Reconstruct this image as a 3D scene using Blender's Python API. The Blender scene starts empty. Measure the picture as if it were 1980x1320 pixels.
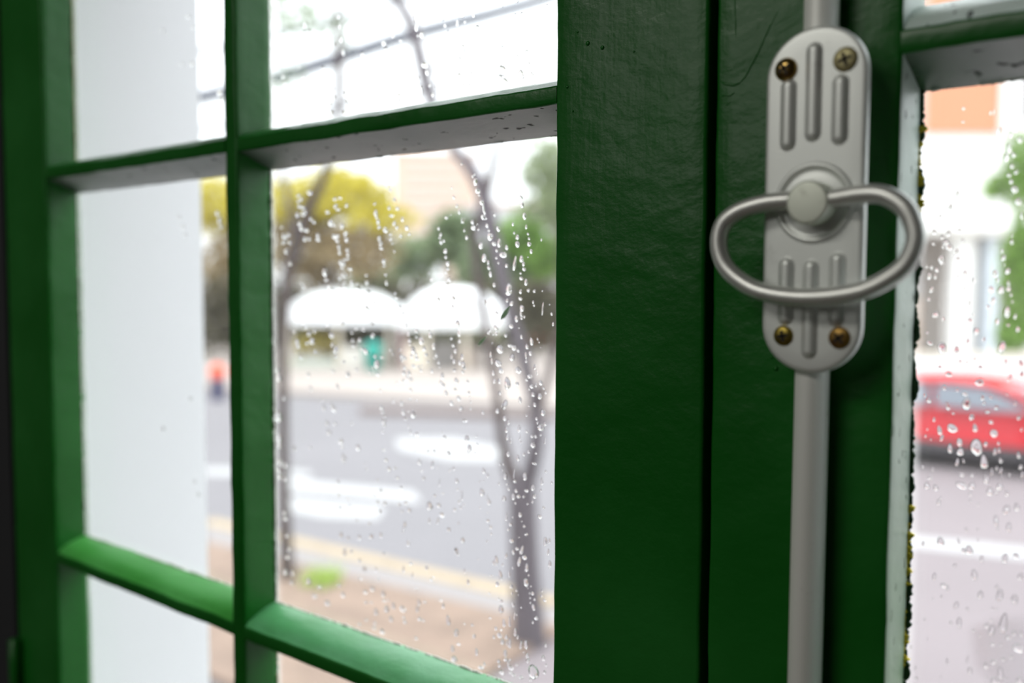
import bpy, bmesh, math, random
from mathutils import Vector, noise, Matrix
random.seed(7)
C = bpy.context.scene
COL = C.collection
# ------------------------------------------------------------------ camera, sky, lamps, exposure
D = 0.35            # camera to the inner face of the casements
ZC = 2.8            # camera height above the street
FPX = 1800.0
YAW, PITCH, ROLL = math.radians(39), math.radians(3.55), math.radians(0.16)
fw = Vector((-math.sin(YAW)*math.cos(PITCH), math.cos(YAW)*math.cos(PITCH), -math.sin(PITCH)))
rt0 = Vector((math.cos(YAW), math.sin(YAW), 0)); up0 = rt0.cross(fw)
rt = rt0*math.cos(ROLL) + up0*math.sin(ROLL); up = rt.cross(fw)
cam = bpy.data.objects.new('camera', bpy.data.cameras.new('camera'))
COL.objects.link(cam)
M = Matrix((rt, up, -fw)).transposed().to_4x4(); M.translation = Vector((0, -D, ZC))
cam.matrix_world = M
cam.data.sensor_width = 36; cam.data.lens = 36*FPX/1980
cam.data.clip_start = 0.01; cam.data.clip_end = 600
cam.data.dof.use_dof = True; cam.data.dof.focus_distance = 0.425; cam.data.dof.aperture_fstop = 4.0
cam.data.dof.aperture_blades = 9
C.camera = cam
C.view_settings.view_transform = 'Standard'; C.view_settings.look = 'None'
C.view_settings.gamma = 1; C.view_settings.use_curve_mapping = False
C.view_settings.exposure = 0.0
w = bpy.data.worlds.new('sky'); C.world = w; w.use_nodes = True
wn = w.node_tree.nodes; wl_ = w.node_tree.links; bg = wn['Background']; bg.inputs[0].default_value = (0.93, 0.965, 1.0, 1)
# overcast sky: brightness rises from the horizon to the zenith as 1 + 2 sin(elevation)
SKY = 1.75
wt = wn.new('ShaderNodeTexCoord'); ws = wn.new('ShaderNodeSeparateXYZ'); wl_.new(wt.outputs['Generated'], ws.inputs[0])
wm = wn.new('ShaderNodeMath'); wm.operation = 'MAXIMUM'; wm.inputs[1].default_value = 0.0; wl_.new(ws.outputs['Z'], wm.inputs[0])
wa = wn.new('ShaderNodeMath'); wa.operation = 'MULTIPLY_ADD'; wa.inputs[1].default_value = 2*SKY; wa.inputs[2].default_value = SKY
wl_.new(wm.outputs[0], wa.inputs[0]); wl_.new(wa.outputs[0], bg.inputs[1])
def area(name, loc, target, sx, sy, power, col=(1, 1, 1)):
    l = bpy.data.lights.new(name, 'AREA'); l.shape = 'RECTANGLE'; l.size = sx; l.size_y = sy; l.energy = power; l.color = col
    o = bpy.data.objects.new(name, l); COL.objects.link(o); o.location = loc
    o.rotation_euler = (Vector(target)-Vector(loc)).to_track_quat('-Z', 'Y').to_euler(); return o
area('ceiling_light', (-0.9, -1.7, 3.93), (-0.9, -1.5, 2.0), 1.3, 0.5, 17, (1.0, 0.97, 0.9))
area('plate_fill_light', (-1.5, -2.9, 3.55), (-0.15, 0, 2.85), 0.9, 0.6, 5.0, (1.0, 0.99, 0.94))  # added fill with no known fixture, brightens the bolt plate

def ray(px, py): return fw*FPX + rt*(px-990) + up*(660-py)
def at(px, py, Y):                       # the point of the plane y = Y seen at a pixel of the 1980x1320 frame
    d = ray(px, py); return Vector((0, -D, ZC)) + d*((Y+D)/d.y)
def gnd(px, py, z=0.0):
    d = ray(px, py); return Vector((0, -D, ZC)) + d*((z-ZC)/d.z)
def mpp(p):                              # metres per pixel at a point
    return (Vector(p)-Vector((0, -D, ZC))).dot(fw)/FPX

# ------------------------------------------------------------------ helpers
def link(name, me, mat=None, parent=None, loc=None, smooth=False):
    o = bpy.data.objects.new(name, me); COL.objects.link(o)
    if mat is not None:
        for m in (mat if isinstance(mat, (list, tuple)) else [mat]): me.materials.append(m)
    if parent is not None: o.parent = parent
    if loc is not None: o.location = loc
    if smooth:
        for p in me.polygons: p.use_smooth = True
    return o
def tag(o, label=None, cat=None, group=None, kind=None):
    if label: o['label'] = label
    if cat: o['category'] = cat
    if group: o['group'] = group
    if kind: o['kind'] = kind
    return o
def empty(name, loc=(0, 0, 0), rz=0.0):
    o = bpy.data.objects.new(name, None); COL.objects.link(o); o.location = loc; o.rotation_euler = (0, 0, rz)
    o.empty_display_size = 0.05; return o
class MB:
    def __init__(s): s.v = []; s.f = []; s.m = []
    def box(s, x0, x1, y0, y1, z0, z1, mi=0):
        n = len(s.v)
        s.v += [(x0, y0, z0), (x1, y0, z0), (x1, y1, z0), (x0, y1, z0), (x0, y0, z1), (x1, y0, z1), (x1, y1, z1), (x0, y1, z1)]
        s.f += [tuple(n+i for i in q) for q in ((0, 3, 2, 1), (4, 5, 6, 7), (0, 1, 5, 4), (1, 2, 6, 5), (2, 3, 7, 6), (3, 0, 4, 7))]
        s.m += [mi]*6; return s
    def sweep(s, pts, rads, n=10, closed=False, cap=True, mi=0):
        pts = [Vector(p) for p in pts]; N = len(pts)
        if isinstance(rads, (int, float)): rads = [rads]*N
        base = len(s.v); ref = None
        for i, p in enumerate(pts):
            a = pts[(i-1) % N] if closed or i > 0 else p; b = pts[(i+1) % N] if closed or i < N-1 else p
            t = (b-a).normalized()
            if ref is None: ref = t.orthogonal().normalized()
            ref = (ref - t*ref.dot(t)).normalized(); bi = t.cross(ref)
            for k in range(n):
                an = 2*math.pi*k/n
                s.v.append(tuple(p + (ref*math.cos(an)+bi*math.sin(an))*rads[i]))
        L = N if closed else N-1
        for i in range(L):
            j = (i+1) % N
            for k in range(n):
                k2 = (k+1) % n
                s.f.append((base+i*n+k, base+i*n+k2, base+j*n+k2, base+j*n+k)); s.m.append(mi)
        if cap and not closed:
            s.f.append(tuple(base+k for k in range(n))[::-1]); s.f.append(tuple(base+(N-1)*n+k for k in range(n))); s.m += [mi, mi]
        return s
    def lathe(s, prof, n=40, axis='y', c=(0, 0, 0), mi=0):   # prof: (radius, along axis)
        base = len(s.v); c = Vector(c)
        for (r, h) in prof:
            for k in range(n):
                a = 2*math.pi*k/n
                if axis == 'y': q = Vector((r*math.cos(a), h, r*math.sin(a)))
                elif axis == 'z': q = Vector((r*math.cos(a), r*math.sin(a), h))
                else: q = Vector((h, r*math.cos(a), r*math.sin(a)))
                s.v.append(tuple(c+q))
        for i in range(len(prof)-1):
            for k in range(n):
                k2 = (k+1) % n
                s.f.append((base+i*n+k, base+i*n+k2, base+(i+1)*n+k2, base+(i+1)*n+k)); s.m.append(mi)
        s.f.append(tuple(base+k for k in range(n))); s.f.append(tuple(base+(len(prof)-1)*n+k for k in range(n))); s.m += [mi, mi]
        return s
    def prism(s, poly, y0, y1, mi=0):      # poly of (x, z), extruded along y
        n = len(s.v); k = len(poly)
        s.v += [(x, y0, z) for x, z in poly] + [(x, y1, z) for x, z in poly]
        s.f.append(tuple(range(n, n+k))); s.f.append(tuple(range(n+2*k-1, n+k-1, -1)))
        for i in range(k):
            j = (i+1) % k; s.f.append((n+i, n+k+i, n+k+j, n+j))
        s.m += [mi]*(k+2); return s
    def mesh(s, name):
        me = bpy.data.meshes.new(name); me.from_pydata(s.v, [], s.f)
        for p, m in zip(me.polygons, s.m): p.material_index = m
        bm = bmesh.new(); bm.from_mesh(me); bmesh.ops.recalc_face_normals(bm, faces=bm.faces); bm.to_mesh(me); bm.free()
        return me
    def build(s, name, mat, parent=None, loc=None, smooth=False, bevel=0.0, seg=2):
        o = link(name, s.mesh(name), mat, parent, loc, smooth)
        if bevel:
            b = o.modifiers.new('bevel', 'BEVEL'); b.width = bevel; b.segments = seg; b.limit_method = 'ANGLE'; b.angle_limit = math.radians(40)
            for p in o.data.polygons: p.use_smooth = True
            o.modifiers.new('wn', 'WEIGHTED_NORMAL')
        return o

# ------------------------------------------------------------------ materials
def nmat(name):
    m = bpy.data.materials.new(name); m.use_nodes = True; nt = m.node_tree
    return m, nt, nt.nodes, nt.links, nt.nodes['Principled BSDF']
def mat(name, col, rough=0.6, metal=0.0, var=0.0, vscale=8.0, bump=0.0, bscale=40.0, stretch=(1, 1, 1), emit=None, bdist=0.001, coat=0.0, spec=0.5):
    m, nt, N, L, b = nmat(name)
    b.inputs['Base Color'].default_value = (*col, 1); b.inputs['Roughness'].default_value = rough; b.inputs['Metallic'].default_value = metal
    b.inputs['Coat Weight'].default_value = coat; b.inputs['Specular IOR Level'].default_value = spec
    tc = N.new('ShaderNodeTexCoord'); mp = N.new('ShaderNodeMapping'); mp.inputs['Scale'].default_value = stretch
    L.new(tc.outputs['Object'], mp.inputs[0])
    if var:
        n = N.new('ShaderNodeTexNoise'); n.inputs['Scale'].default_value = vscale; n.inputs['Detail'].default_value = 4
        L.new(mp.outputs[0], n.inputs[0])
        hs = N.new('ShaderNodeMixRGB'); hs.inputs[1].default_value = tuple(c*(1-var) for c in col)+(1,); hs.inputs[2].default_value = tuple(min(1, c*(1+var)) for c in col)+(1,)
        L.new(n.outputs[0], hs.inputs[0]); L.new(hs.outputs[0], b.inputs['Base Color'])
    if bump:
        n2 = N.new('ShaderNodeTexNoise'); n2.inputs['Scale'].default_value = bscale; n2.inputs['Detail'].default_value = 5
        L.new(mp.outputs[0], n2.inputs[0])
        bp = N.new('ShaderNodeBump'); bp.inputs['Strength'].default_value = bump; bp.inputs['Distance'].default_value = bdist
        L.new(n2.outputs[0], bp.inputs['Height']); L.new(bp.outputs[0], b.inputs['Normal'])
    return m

def paint(name, base, alt, rough, vert, chips=0.0, pits=0.0, amt=1.0):
    """thick old gloss paint over wood: brush strokes along the grain, lumps, pits, worn patches"""
    m, nt, N, L, b = nmat(name)
    tc = N.new('ShaderNodeTexCoord'); mp = N.new('ShaderNodeMapping')
    mp.inputs['Scale'].default_value = (1, 1, 0.12) if vert else (0.12, 1, 1)
    L.new(tc.outputs['Object'], mp.inputs[0])
    st = N.new('ShaderNodeTexNoise'); st.inputs['Scale'].default_value = 420; st.inputs['Detail'].default_value = 3; L.new(mp.outputs[0], st.inputs[0])
    lu = N.new('ShaderNodeTexNoise'); lu.inputs['Scale'].default_value = 70; lu.inputs['Detail'].default_value = 5; lu.inputs['Roughness'].default_value = 0.55
    mp2 = N.new('ShaderNodeMapping'); mp2.inputs['Rotation'].default_value = (0, 0.5, 0); mp2.inputs['Scale'].default_value = (0.75, 1, 1.1)
    L.new(tc.outputs['Object'], mp2.inputs[0]); L.new(mp2.outputs[0], lu.inputs[0])
    big = N.new('ShaderNodeTexNoise'); big.inputs['Scale'].default_value = 9; big.inputs['Detail'].default_value = 4; L.new(tc.outputs['Object'], big.inputs[0])
    b1 = N.new('ShaderNodeBump'); b1.inputs['Strength'].default_value = 0.32*amt; b1.inputs['Distance'].default_value = 0.0022; L.new(lu.outputs[0], b1.inputs['Height'])
    b2 = N.new('ShaderNodeBump'); b2.inputs['Strength'].default_value = 0.2*amt; b2.inputs['Distance'].default_value = 0.0004; L.new(st.outputs[0], b2.inputs['Height']); L.new(b1.outputs[0], b2.inputs['Normal'])
    last = b2
    mx = N.new('ShaderNodeMixRGB'); mx.inputs[1].default_value = (*base, 1); mx.inputs[2].default_value = (*alt, 1)
    rp = N.new('ShaderNodeValToRGB'); rp.color_ramp.elements[0].position = 0.42; rp.color_ramp.elements[1].position = 0.66
    L.new(big.outputs[0], rp.inputs[0]); L.new(rp.outputs[0], mx.inputs[0]); colout = mx.outputs[0]
    if pits:
        vo = N.new('ShaderNodeTexNoise'); vo.inputs['Scale'].default_value = 230; vo.inputs['Detail'].default_value = 2
        mp3 = N.new('ShaderNodeMapping'); mp3.inputs['Scale'].default_value = (0.5, 1, 1) if not vert else (1, 1, 0.5); L.new(tc.outputs['Object'], mp3.inputs[0]); L.new(mp3.outputs[0], vo.inputs[0])
        r2 = N.new('ShaderNodeValToRGB'); r2.color_ramp.elements[0].position = 0.29; r2.color_ramp.elements[1].position = 0.335
        L.new(vo.outputs[0], r2.inputs[0])
        b3 = N.new('ShaderNodeBump'); b3.inputs['Strength'].default_value = 0.9; b3.inputs['Distance'].default_value = 0.0015; L.new(r2.outputs[0], b3.inputs['Height']); L.new(last.outputs[0], b3.inputs['Normal']); last = b3
        m2 = N.new('ShaderNodeMixRGB'); m2.inputs[1].default_value = (0.02, 0.03, 0.02, 1); L.new(r2.outputs[0], m2.inputs[0]); L.new(colout, m2.inputs[2]); colout = m2.outputs[0]
    if chips:
        ch = N.new('ShaderNodeTexNoise'); ch.inputs['Scale'].default_value = 55; ch.inputs['Detail'].default_value = 6; ch.inputs['Roughness'].default_value = 0.7
        L.new(tc.outputs['Object'], ch.inputs[0])
        r3 = N.new('ShaderNodeValToRGB'); r3.color_ramp.elements[0].position = chips; r3.color_ramp.elements[1].position = chips+0.02
        L.new(ch.outputs[0], r3.inputs[0])
        m3 = N.new('ShaderNodeMixRGB'); m3.inputs[2].default_value = (0.55, 0.6, 0.5, 1); L.new(r3.outputs[0], m3.inputs[0]); L.new(colout, m3.inputs[1]); colout = m3.outputs[0]
    L.new(colout, b.inputs['Base Color']); b.inputs['Roughness'].default_value = rough; b.inputs['Specular IOR Level'].default_value = 0.30
    L.new(last.outputs[0], b.inputs['Normal'])
    return m
GREEN = (0.006, 0.108, 0.009); GREEN2 = (0.014, 0.138, 0.019)
green_v = paint('green_gloss_paint_upright', GREEN, GREEN2, 0.30, True)
green_h = paint('green_gloss_paint_level', GREEN, GREEN2, 0.30, False)
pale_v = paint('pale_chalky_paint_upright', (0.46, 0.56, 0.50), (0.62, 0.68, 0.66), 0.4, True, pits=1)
pale_h = paint('pale_undercoat_level', (0.50, 0.52, 0.50), (0.60, 0.60, 0.58), 0.4, False, pits=1)
# pale paint that turns greener lower down the stile and beside the joints
def blended(name, src, hidden, axis, lo, hi):
    m = src.copy(); m.name = name; nt = m.node_tree; N = nt.nodes; L = nt.links; b = N['Principled BSDF']
    old = b.inputs['Base Color'].links[0].from_socket
    tc = N.new('ShaderNodeTexCoord'); sp = N.new('ShaderNodeSeparateXYZ'); L.new(tc.outputs['Object'], sp.inputs[0])
    mr = N.new('ShaderNodeMapRange'); mr.inputs[1].default_value = lo; mr.inputs[2].default_value = hi
    L.new(sp.outputs[axis], mr.inputs[0])
    nz = N.new('ShaderNodeTexNoise'); nz.inputs['Scale'].default_value = 30; nz.inputs['Detail'].default_value = 5; L.new(tc.outputs['Object'], nz.inputs[0])
    ad = N.new('ShaderNodeMath'); ad.operation = 'MULTIPLY_ADD'; ad.inputs[1].default_value = 0.5; L.new(nz.outputs[0], ad.inputs[0]); L.new(mr.outputs[0], ad.inputs[2])
    sb = N.new('ShaderNodeMath'); sb.operation = 'SUBTRACT'; sb.inputs[1].default_value = 0.25; sb.use_clamp = True; L.new(ad.outputs[0], sb.inputs[0])
    mx = N.new('ShaderNodeMixRGB'); mx.inputs[1].default_value = (*hidden, 1); L.new(sb.outputs[0], mx.inputs[0]); L.new(old, mx.inputs[2]); L.new(mx.outputs[0], b.inputs['Base Color'])
    return m
pale_reveal = blended('pale_paint_greener_below', pale_v, (0.20, 0.33, 0.17), 'Z', -0.22, 0.06)

skylit_l = paint('sky_lit_green_bar_top', (0.05, 0.30, 0.045), (0.09, 0.38, 0.09), 0.35, False)  # lighter green: sky light on the left lower bar tops put into the colour
skylit_m = paint('sky_sheen_green_bar_top', (0.09, 0.36, 0.13), (0.20, 0.50, 0.28), 0.32, False)  # paler still: sky reflection painted into the other lower bar tops
def glass_mat():
    m = bpy.data.materials.new('window_glass'); m.use_nodes = True; nt = m.node_tree; N = nt.nodes; L = nt.links
    N.remove(N['Principled BSDF']); out = N['Material Output']
    t = N.new('ShaderNodeBsdfTransparent'); t.inputs[0].default_value = (0.985, 0.992, 0.988, 1)
    g = N.new('ShaderNodeBsdfGlossy'); g.inputs['Roughness'].default_value = 0.02
    fr = N.new('ShaderNodeFresnel')     # thin pane: the same air-to-glass reflectance at both faces, no total reflection
    bf = N.new('ShaderNodeNewGeometry'); io = N.new('ShaderNodeMapRange'); io.inputs[3].default_value = 1.5; io.inputs[4].default_value = 1/1.5
    L.new(bf.outputs['Backfacing'], io.inputs[0]); L.new(io.outputs[0], fr.inputs[0])
    tc = N.new('ShaderNodeTexCoord'); sp = N.new('ShaderNodeSeparateXYZ'); L.new(tc.outputs['Generated'], sp.inputs[0])
    def m_(op, a, b=None, v=None):
        k = N.new('ShaderNodeMath'); k.operation = op; L.new(a, k.inputs[0])
        if b is not None: L.new(b, k.inputs[1])
        if v is not None: k.inputs[1].default_value = v
        return k.outputs[0]
    ex = m_('ABSOLUTE', m_('SUBTRACT', sp.outputs['X'], v=0.5)); ez = m_('ABSOLUTE', m_('SUBTRACT', sp.outputs['Z'], v=0.5))
    ed = m_('MAXIMUM', ex, ez); nz = N.new('ShaderNodeTexNoise'); nz.inputs['Scale'].default_value = 45; nz.inputs['Detail'].default_value = 6; L.new(tc.outputs['Object'], nz.inputs[0])
    mr = N.new('ShaderNodeMapRange'); mr.inputs[1].default_value = 0.470; mr.inputs[2].default_value = 0.497; mr.inputs[3].default_value = 0; mr.inputs[4].default_value = 1; L.new(ed, mr.inputs[0])
    gr = m_('MULTIPLY', m_('MULTIPLY', mr.outputs[0], nz.outputs[0]), v=0.7)
    gr = m_('ADD', gr, v=0.012)
    tl = N.new('ShaderNodeBsdfTranslucent'); tl.inputs[0].default_value = (0.9, 0.9, 0.88, 1); gm = N.new('ShaderNodeMixShader'); L.new(gr, gm.inputs[0]); L.new(t.outputs[0], gm.inputs[1]); L.new(tl.outputs[0], gm.inputs[2]); t = gm
    ml = N.new('ShaderNodeMath'); ml.operation = 'MULTIPLY'; ml.inputs[1].default_value = 0.6
    mx = N.new('ShaderNodeMixShader'); L.new(fr.outputs[0], ml.inputs[0]); L.new(ml.outputs[0], mx.inputs[0])
    L.new(t.outputs[0], mx.inputs[1]); L.new(g.outputs[0], mx.inputs[2]); L.new(mx.outputs[0], out.inputs[0]); return m
glass = glass_mat()
m, nt, N, L, b = nmat('rain_water'); water = m
b.inputs['Base Color'].default_value = (1, 1, 1, 1); b.inputs['Transmission Weight'].default_value = 1; b.inputs['IOR'].default_value = 1.33; b.inputs['Roughness'].default_value = 0.0
def metal(name, col, rough, spots=0.0, metallic=0.75, spotcol=(0.10, 0.085, 0.05)):
    m, nt, N, L, b = nmat(name)
    tc = N.new('ShaderNodeTexCoord'); n = N.new('ShaderNodeTexNoise'); n.inputs['Scale'].default_value = 90; n.inputs['Detail'].default_value = 6; n.inputs['Roughness'].default_value = 0.7
    L.new(tc.outputs['Object'], n.inputs[0])
    rp = N.new('ShaderNodeValToRGB'); rp.color_ramp.elements[0].position = 0.64-0.1*spots; rp.color_ramp.elements[1].position = 0.78-0.1*spots
    L.new(n.outputs[0], rp.inputs[0])
    mx = N.new('ShaderNodeMixRGB'); mx.inputs[1].default_value = (*col, 1); mx.inputs[2].default_value = (*[c*(1-spots)+s*spots for c, s in zip(col, spotcol)], 1)
    L.new(rp.outputs[0], mx.inputs[0]); L.new(mx.outputs[0], b.inputs['Base Color'])
    n2 = N.new('ShaderNodeTexNoise'); n2.inputs['Scale'].default_value = 900; n2.inputs['Detail'].default_value = 2; L.new(tc.outputs['Object'], n2.inputs[0])
    bp = N.new('ShaderNodeBump'); bp.inputs['Strength'].default_value = 0.12; bp.inputs['Distance'].default_value = 0.0003; L.new(n2.outputs[0], bp.inputs['Height']); L.new(bp.outputs[0], b.inputs['Normal'])
    b.inputs['Metallic'].default_value = metallic; b.inputs['Roughness'].default_value = rough; return m
alu = metal('satin_aluminium_paint', (0.80, 0.83, 0.80), 0.45, 0.25, 0.5)
alu_knob = metal('stained_aluminium', (0.76, 0.80, 0.70), 0.5, 0.5, 0.5)
steel = metal('brushed_grey_steel', (0.70, 0.71, 0.68), 0.40, 0.4, 0.65)
brass_dark = metal('tarnished_brass', (0.42, 0.28, 0.09), 0.25, 0.9, 1.0, (0.05, 0.03, 0.01))
brass_pale = metal('dull_pale_brass', (0.42, 0.38, 0.20), 0.5, 0.4, 0.7)
brass_rust = metal('rusty_brass', (0.32, 0.19, 0.05), 0.4, 1.0, 0.8, (0.10, 0.02, 0.005))
brass_olive = metal('olive_brass', (0.33, 0.25, 0.05), 0.35, 1.0, 0.9, (0.05, 0.03, 0.01))

# ================================================================== the setting: wall, room, street
IZ = 1.3
wallmat = mat('white_render', (0.80, 0.805, 0.825), 0.85, var=0.02, vscale=4, bump=0.2, bscale=60)
dark_wall = mat('dark_room_paint', (0.012, 0.013, 0.016), 0.8, var=0.1, vscale=3, bump=0.2, bscale=50)
room_wall = mat('dim_room_plaster', (0.12, 0.115, 0.11), 0.85, var=0.08, vscale=3, bump=0.2, bscale=50)
X0, X1 = -0.842, 0.486; Z0, Z1 = ZC-0.645, ZC+0.475
def struct(o, label=None): o['kind'] = 'structure'; (label and o.__setitem__('label', label)); return o
def walled(name, ya, yb, m, lo=0.0, hi=7.0, xa=-5.0, xb=4.0, mi=None):
    q = MB(); q.box(xa, X0-0.004, ya, yb, lo, hi); q.box(X1+0.004, xb, ya, yb, lo, hi)
    q.box(X0-0.004, X1+0.004, ya, yb, lo, Z0-0.004); q.box(X0-0.004, X1+0.004, ya, yb, Z1+0.004, hi)
    return q.build(name, m)
struct(walled('wall_window_side', 0.042, 0.192, wallmat), 'white rendered house wall outside the green casements')
struct(walled('wall_front', 0.0, 0.0415, dark_wall, IZ, 4.0, -2.4, 1.8), 'dark interior wall beside the left casement')
for nm, bx, mm in (('wall_left', (-2.5, -2.4, -3.1, 0.0, IZ, 4.0), room_wall), ('wall_right', (1.8, 1.9, -3.1, 0.0, IZ, 4.0), room_wall),
                   ('wall_back', (-2.4, 1.8, -3.2, -3.1, IZ, 4.0), room_wall), ('ceiling', (-2.4, 1.8, -3.1, 0.0, 4.0, 4.1), room_wall)):
    struct(MB().box(*bx).build(nm, mm))
struct(MB().box(-2.4, 1.8, -3.1, 0.0, IZ-0.1, IZ).build('floor', mat('dark_floor_boards', (0.10, 0.07, 0.05), 0.5, var=0.2, vscale=5)))

# street
asph = mat('wet_asphalt', (0.205, 0.178, 0.184), 0.8, spec=0.1, var=0.14, vscale=0.35, bump=0.3, bscale=6, bdist=0.01)
pave = mat('pale_concrete_paving', (0.335, 0.295, 0.27), 0.8, spec=0.15, var=0.08, vscale=1.5)
def slab(name, pts, z0, z1, m, label=None):
    q = MB(); n = len(pts); q.v = [(x, y, z0) for x, y in pts]+[(x, y, z1) for x, y in pts]
    q.f = [tuple(range(n))[::-1], tuple(range(n, 2*n))]+[(i, (i+1) % n, n+(i+1) % n, n+i) for i in range(n)]; q.m = [0]*(n+2)
    o = q.build(name, m); return o
def gp(px, py): g = gnd(px, py); return (g.x, g.y)
asph_l = mat('pale_lavender_asphalt', (0.182, 0.174, 0.182), 0.75, spec=0.15, var=0.14, vscale=0.35, bump=0.3, bscale=6, bdist=0.01)
struct(slab('road', [(-300, 0.4), (-4.3, 0.4), (-6.2, 60), (-300, 60)], -0.3, 0.0, asph_l), 'wet pale grey road beyond the middle pane')
struct(slab('road', [(-4.3, 0.4), (200, 0.4), (200, 60), (-6.2, 60)], -0.3, 0.0, asph), 'wet pinkish grey road surface under the red car')
kx, ky = gp(560, 764), gp(962, 789)
k1 = ((kx[0]-14), kx[1]-14*(ky[1]-kx[1])/(ky[0]-kx[0])); k2 = (ky[0]+4, ky[1]+1.6); 
struct(slab('pavement', [k1, kx, ky, k2, (30, 17.2), (200, 17.2), (200, 320), (-300, 320), (-300, k1[1])], -0.02, 0.12, pave), 'pale far pavement beyond the road')
kerb_far = mat('dark_kerb_stone', (0.22, 0.18, 0.17), 0.8, var=0.2, vscale=2)
def kerb(name, a, b, wd, h, m, n, parent):
    a = Vector((*a, 0)); b = Vector((*b, 0)); d = (b-a)/n; L = d.length; rz = math.atan2(d.y, d.x)
    me = None
    for i in range(n):
        if me is None:
            o = MB().box(0.01, L-0.01, -wd/2, wd/2, 0.0, h).build('kerb_stone', m, parent); me = o.data
        else: o = link('kerb_stone', me, None, parent)
        o.location = a+d*i; o.rotation_euler = (0, 0, rz)
kf = empty('far_kerb'); tag(kf, 'dark low kerb along the far side of the road', 'kerb', kind='structure')
kerb('far_kerb', gp(700, 800), gp(1075, 812), 0.35, 0.16, kerb_far, 6, kf)
kn = empty('near_kerb'); tag(kn, 'pale yellow painted kerb beside the brown planting bed', 'kerb', kind='structure')
kerb('near_kerb', gp(400, 1012), gp(1075, 1172), 0.22, 0.04, mat('yellow_kerb_paint', (0.33, 0.255, 0.16), 0.6, var=0.08), 5, kn)
a1, a2 = gp(400, 1055), gp(1090, 1222)
struct(slab('near_pavement', [(a1[0], a1[1]), gp(400, 1018), gp(1090, 1185), (a2[0], a2[1])], 0.0, 0.03, mat('near_pavement_concrete', (0.225, 0.205, 0.20), 0.7, var=0.06)), 'grey concrete strip inside the yellow kerb')
soil = mat('brown_leaf_litter', (0.215, 0.152, 0.115), 0.9, var=0.45, vscale=3.5, bump=0.6, bscale=14, bdist=0.03)
struct(slab('planting_bed', [a1, a2, (a2[0]+0.2, 3.3), (a1[0]-6, 3.3), (a1[0]-6, a1[1])], 0.0, 0.05, soil), 'brown earth bed under the street trees')
white_line = mat('white_road_paint', (0.34, 0.34, 0.34), 0.6, var=0.06, vscale=3)
cw = empty('road_marking'); tag(cw, 'white crossing stripes painted on the wet road', 'road marking', kind='structure')
for q in ([(552, 925), (640, 935), (800, 950), (815, 972), (690, 960), (552, 948)], [(552, 962), (650, 972), (745, 980), (730, 1004), (620, 1000), (552, 986)],
          [(765, 848), (880, 848), (965, 866), (960, 892), (870, 890), (770, 868)], [(380, 905), (480, 905), (600, 912), (600, 922), (380, 918)]):
    slab('stripe', [gp(*p) for p in q], 0.0, 0.006, white_line).parent = cw
wp = slab('dark_road_patch', [gp(1880, 1215), gp(1950, 1195), gp(2100, 1210), gp(2150, 1330), gp(1960, 1345), gp(1890, 1290)], 0.0, 0.004, mat('dark_patch_asphalt', (0.13, 0.11, 0.12), 0.3)); tag(wp, 'dark patch of wet road at the lower right', 'road patch', kind='structure')  # darker, smoother patch laid on the road surface
lm = slab('lane_line', [gp(1600, 1020), gp(2100, 1072), gp(2100, 1094), gp(1600, 1040)], 0.0, 0.006, white_line); tag(lm, 'white lane line crossing the road below the red car', 'road marking', kind='structure')

# ================================================================== casements
TG0, TG1, TH = 0.0255, 0.0275, 0.0305
def zprof_loft(name, prof, a, b, axis, mats, parent, mi=None, seg=None, amp=0.00035, seed=0.0, caps=True):
    """extrude a closed profile of (u, y) along the x or z axis with slightly uneven, brushed edges"""
    L = b-a; seg = seg or max(4, int(L/0.006)); n = len(prof); q = MB()
    for i in range(seg+1):
        t = a+L*i/seg
        for (uu, yy) in prof:
            p = Vector((uu, yy, t)) if axis == 'z' else Vector((t, yy, uu))
            dn = noise.noise_vector(p*38+Vector((seed, 1, 2)))*amp + noise.noise_vector(p*160+Vector((seed, 7, 2)))*amp*0.45
            if i in (0, seg):
                if axis == 'z': dn.z = 0
                else: dn.x = 0
            q.v.append(tuple(p+dn))
    for i in range(seg):
        for k in range(n):
            k2 = (k+1) % n; q.f.append((i*n+k, i*n+k2, (i+1)*n+k2, (i+1)*n+k)); q.m.append(mi[k] if mi else 0)
    if caps: q.f += [tuple(range(n)), tuple(seg*n+k for k in range(n))]; q.m += [0, 0]
    me = q.mesh(name); o = link(name, me, mats, parent, smooth=True)
    e = o.modifiers.new('split', 'EDGE_SPLIT'); e.split_angle = math.radians(50)
    return o
def arc(cx, cy, r, a0, a1, n=3): return [(cx+r*math.cos(math.radians(a0+(a1-a0)*i/n)), cy+r*math.sin(math.radians(a0+(a1-a0)*i/n))) for i in range(n+1)]
def sash_prof(u0, u1, open0, open1, r=0.0016):
    """front rounded; behind the glass the putty bevel slopes away from the opening"""
    p = arc(u0+r, r, r, 180, 270)+arc(u1-r, r, r, 270, 360); c = 0.0050
    p += [(u1, TG0), (u1-c, TH)] if open1 else [(u1, TH)]
    p += [(u0+c, TH), (u0, TG0)] if open0 else [(u0, TH)]
    return p
def rect_prof(u0, u1, y0, y1, r=0.0012):
    return arc(u0+r, y0+r, r, 180, 270)+arc(u1-r, y0+r, r, 270, 360)+arc(u1-r, y1-r, r, 0, 90, 2)+arc(u0+r, y1-r, r, 90, 180, 2)
def dense(prof, k=4):       # add points on long edges so the noise can act
    out = []; n = len(prof)
    for i in range(n):
        p, q = prof[i], prof[(i+1) % n]; d = math.dist(p, q); out.append(p)
        if d > 0.006:
            m = min(10, int(d/0.004))
            for j in range(1, m): out.append((p[0]+(q[0]-p[0])*j/m, p[1]+(q[1]-p[1])*j/m))
    return out
Z_BARS = [0.0868, -0.2266]; Z_TOP, Z_BOT = 0.400, -0.540
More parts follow.
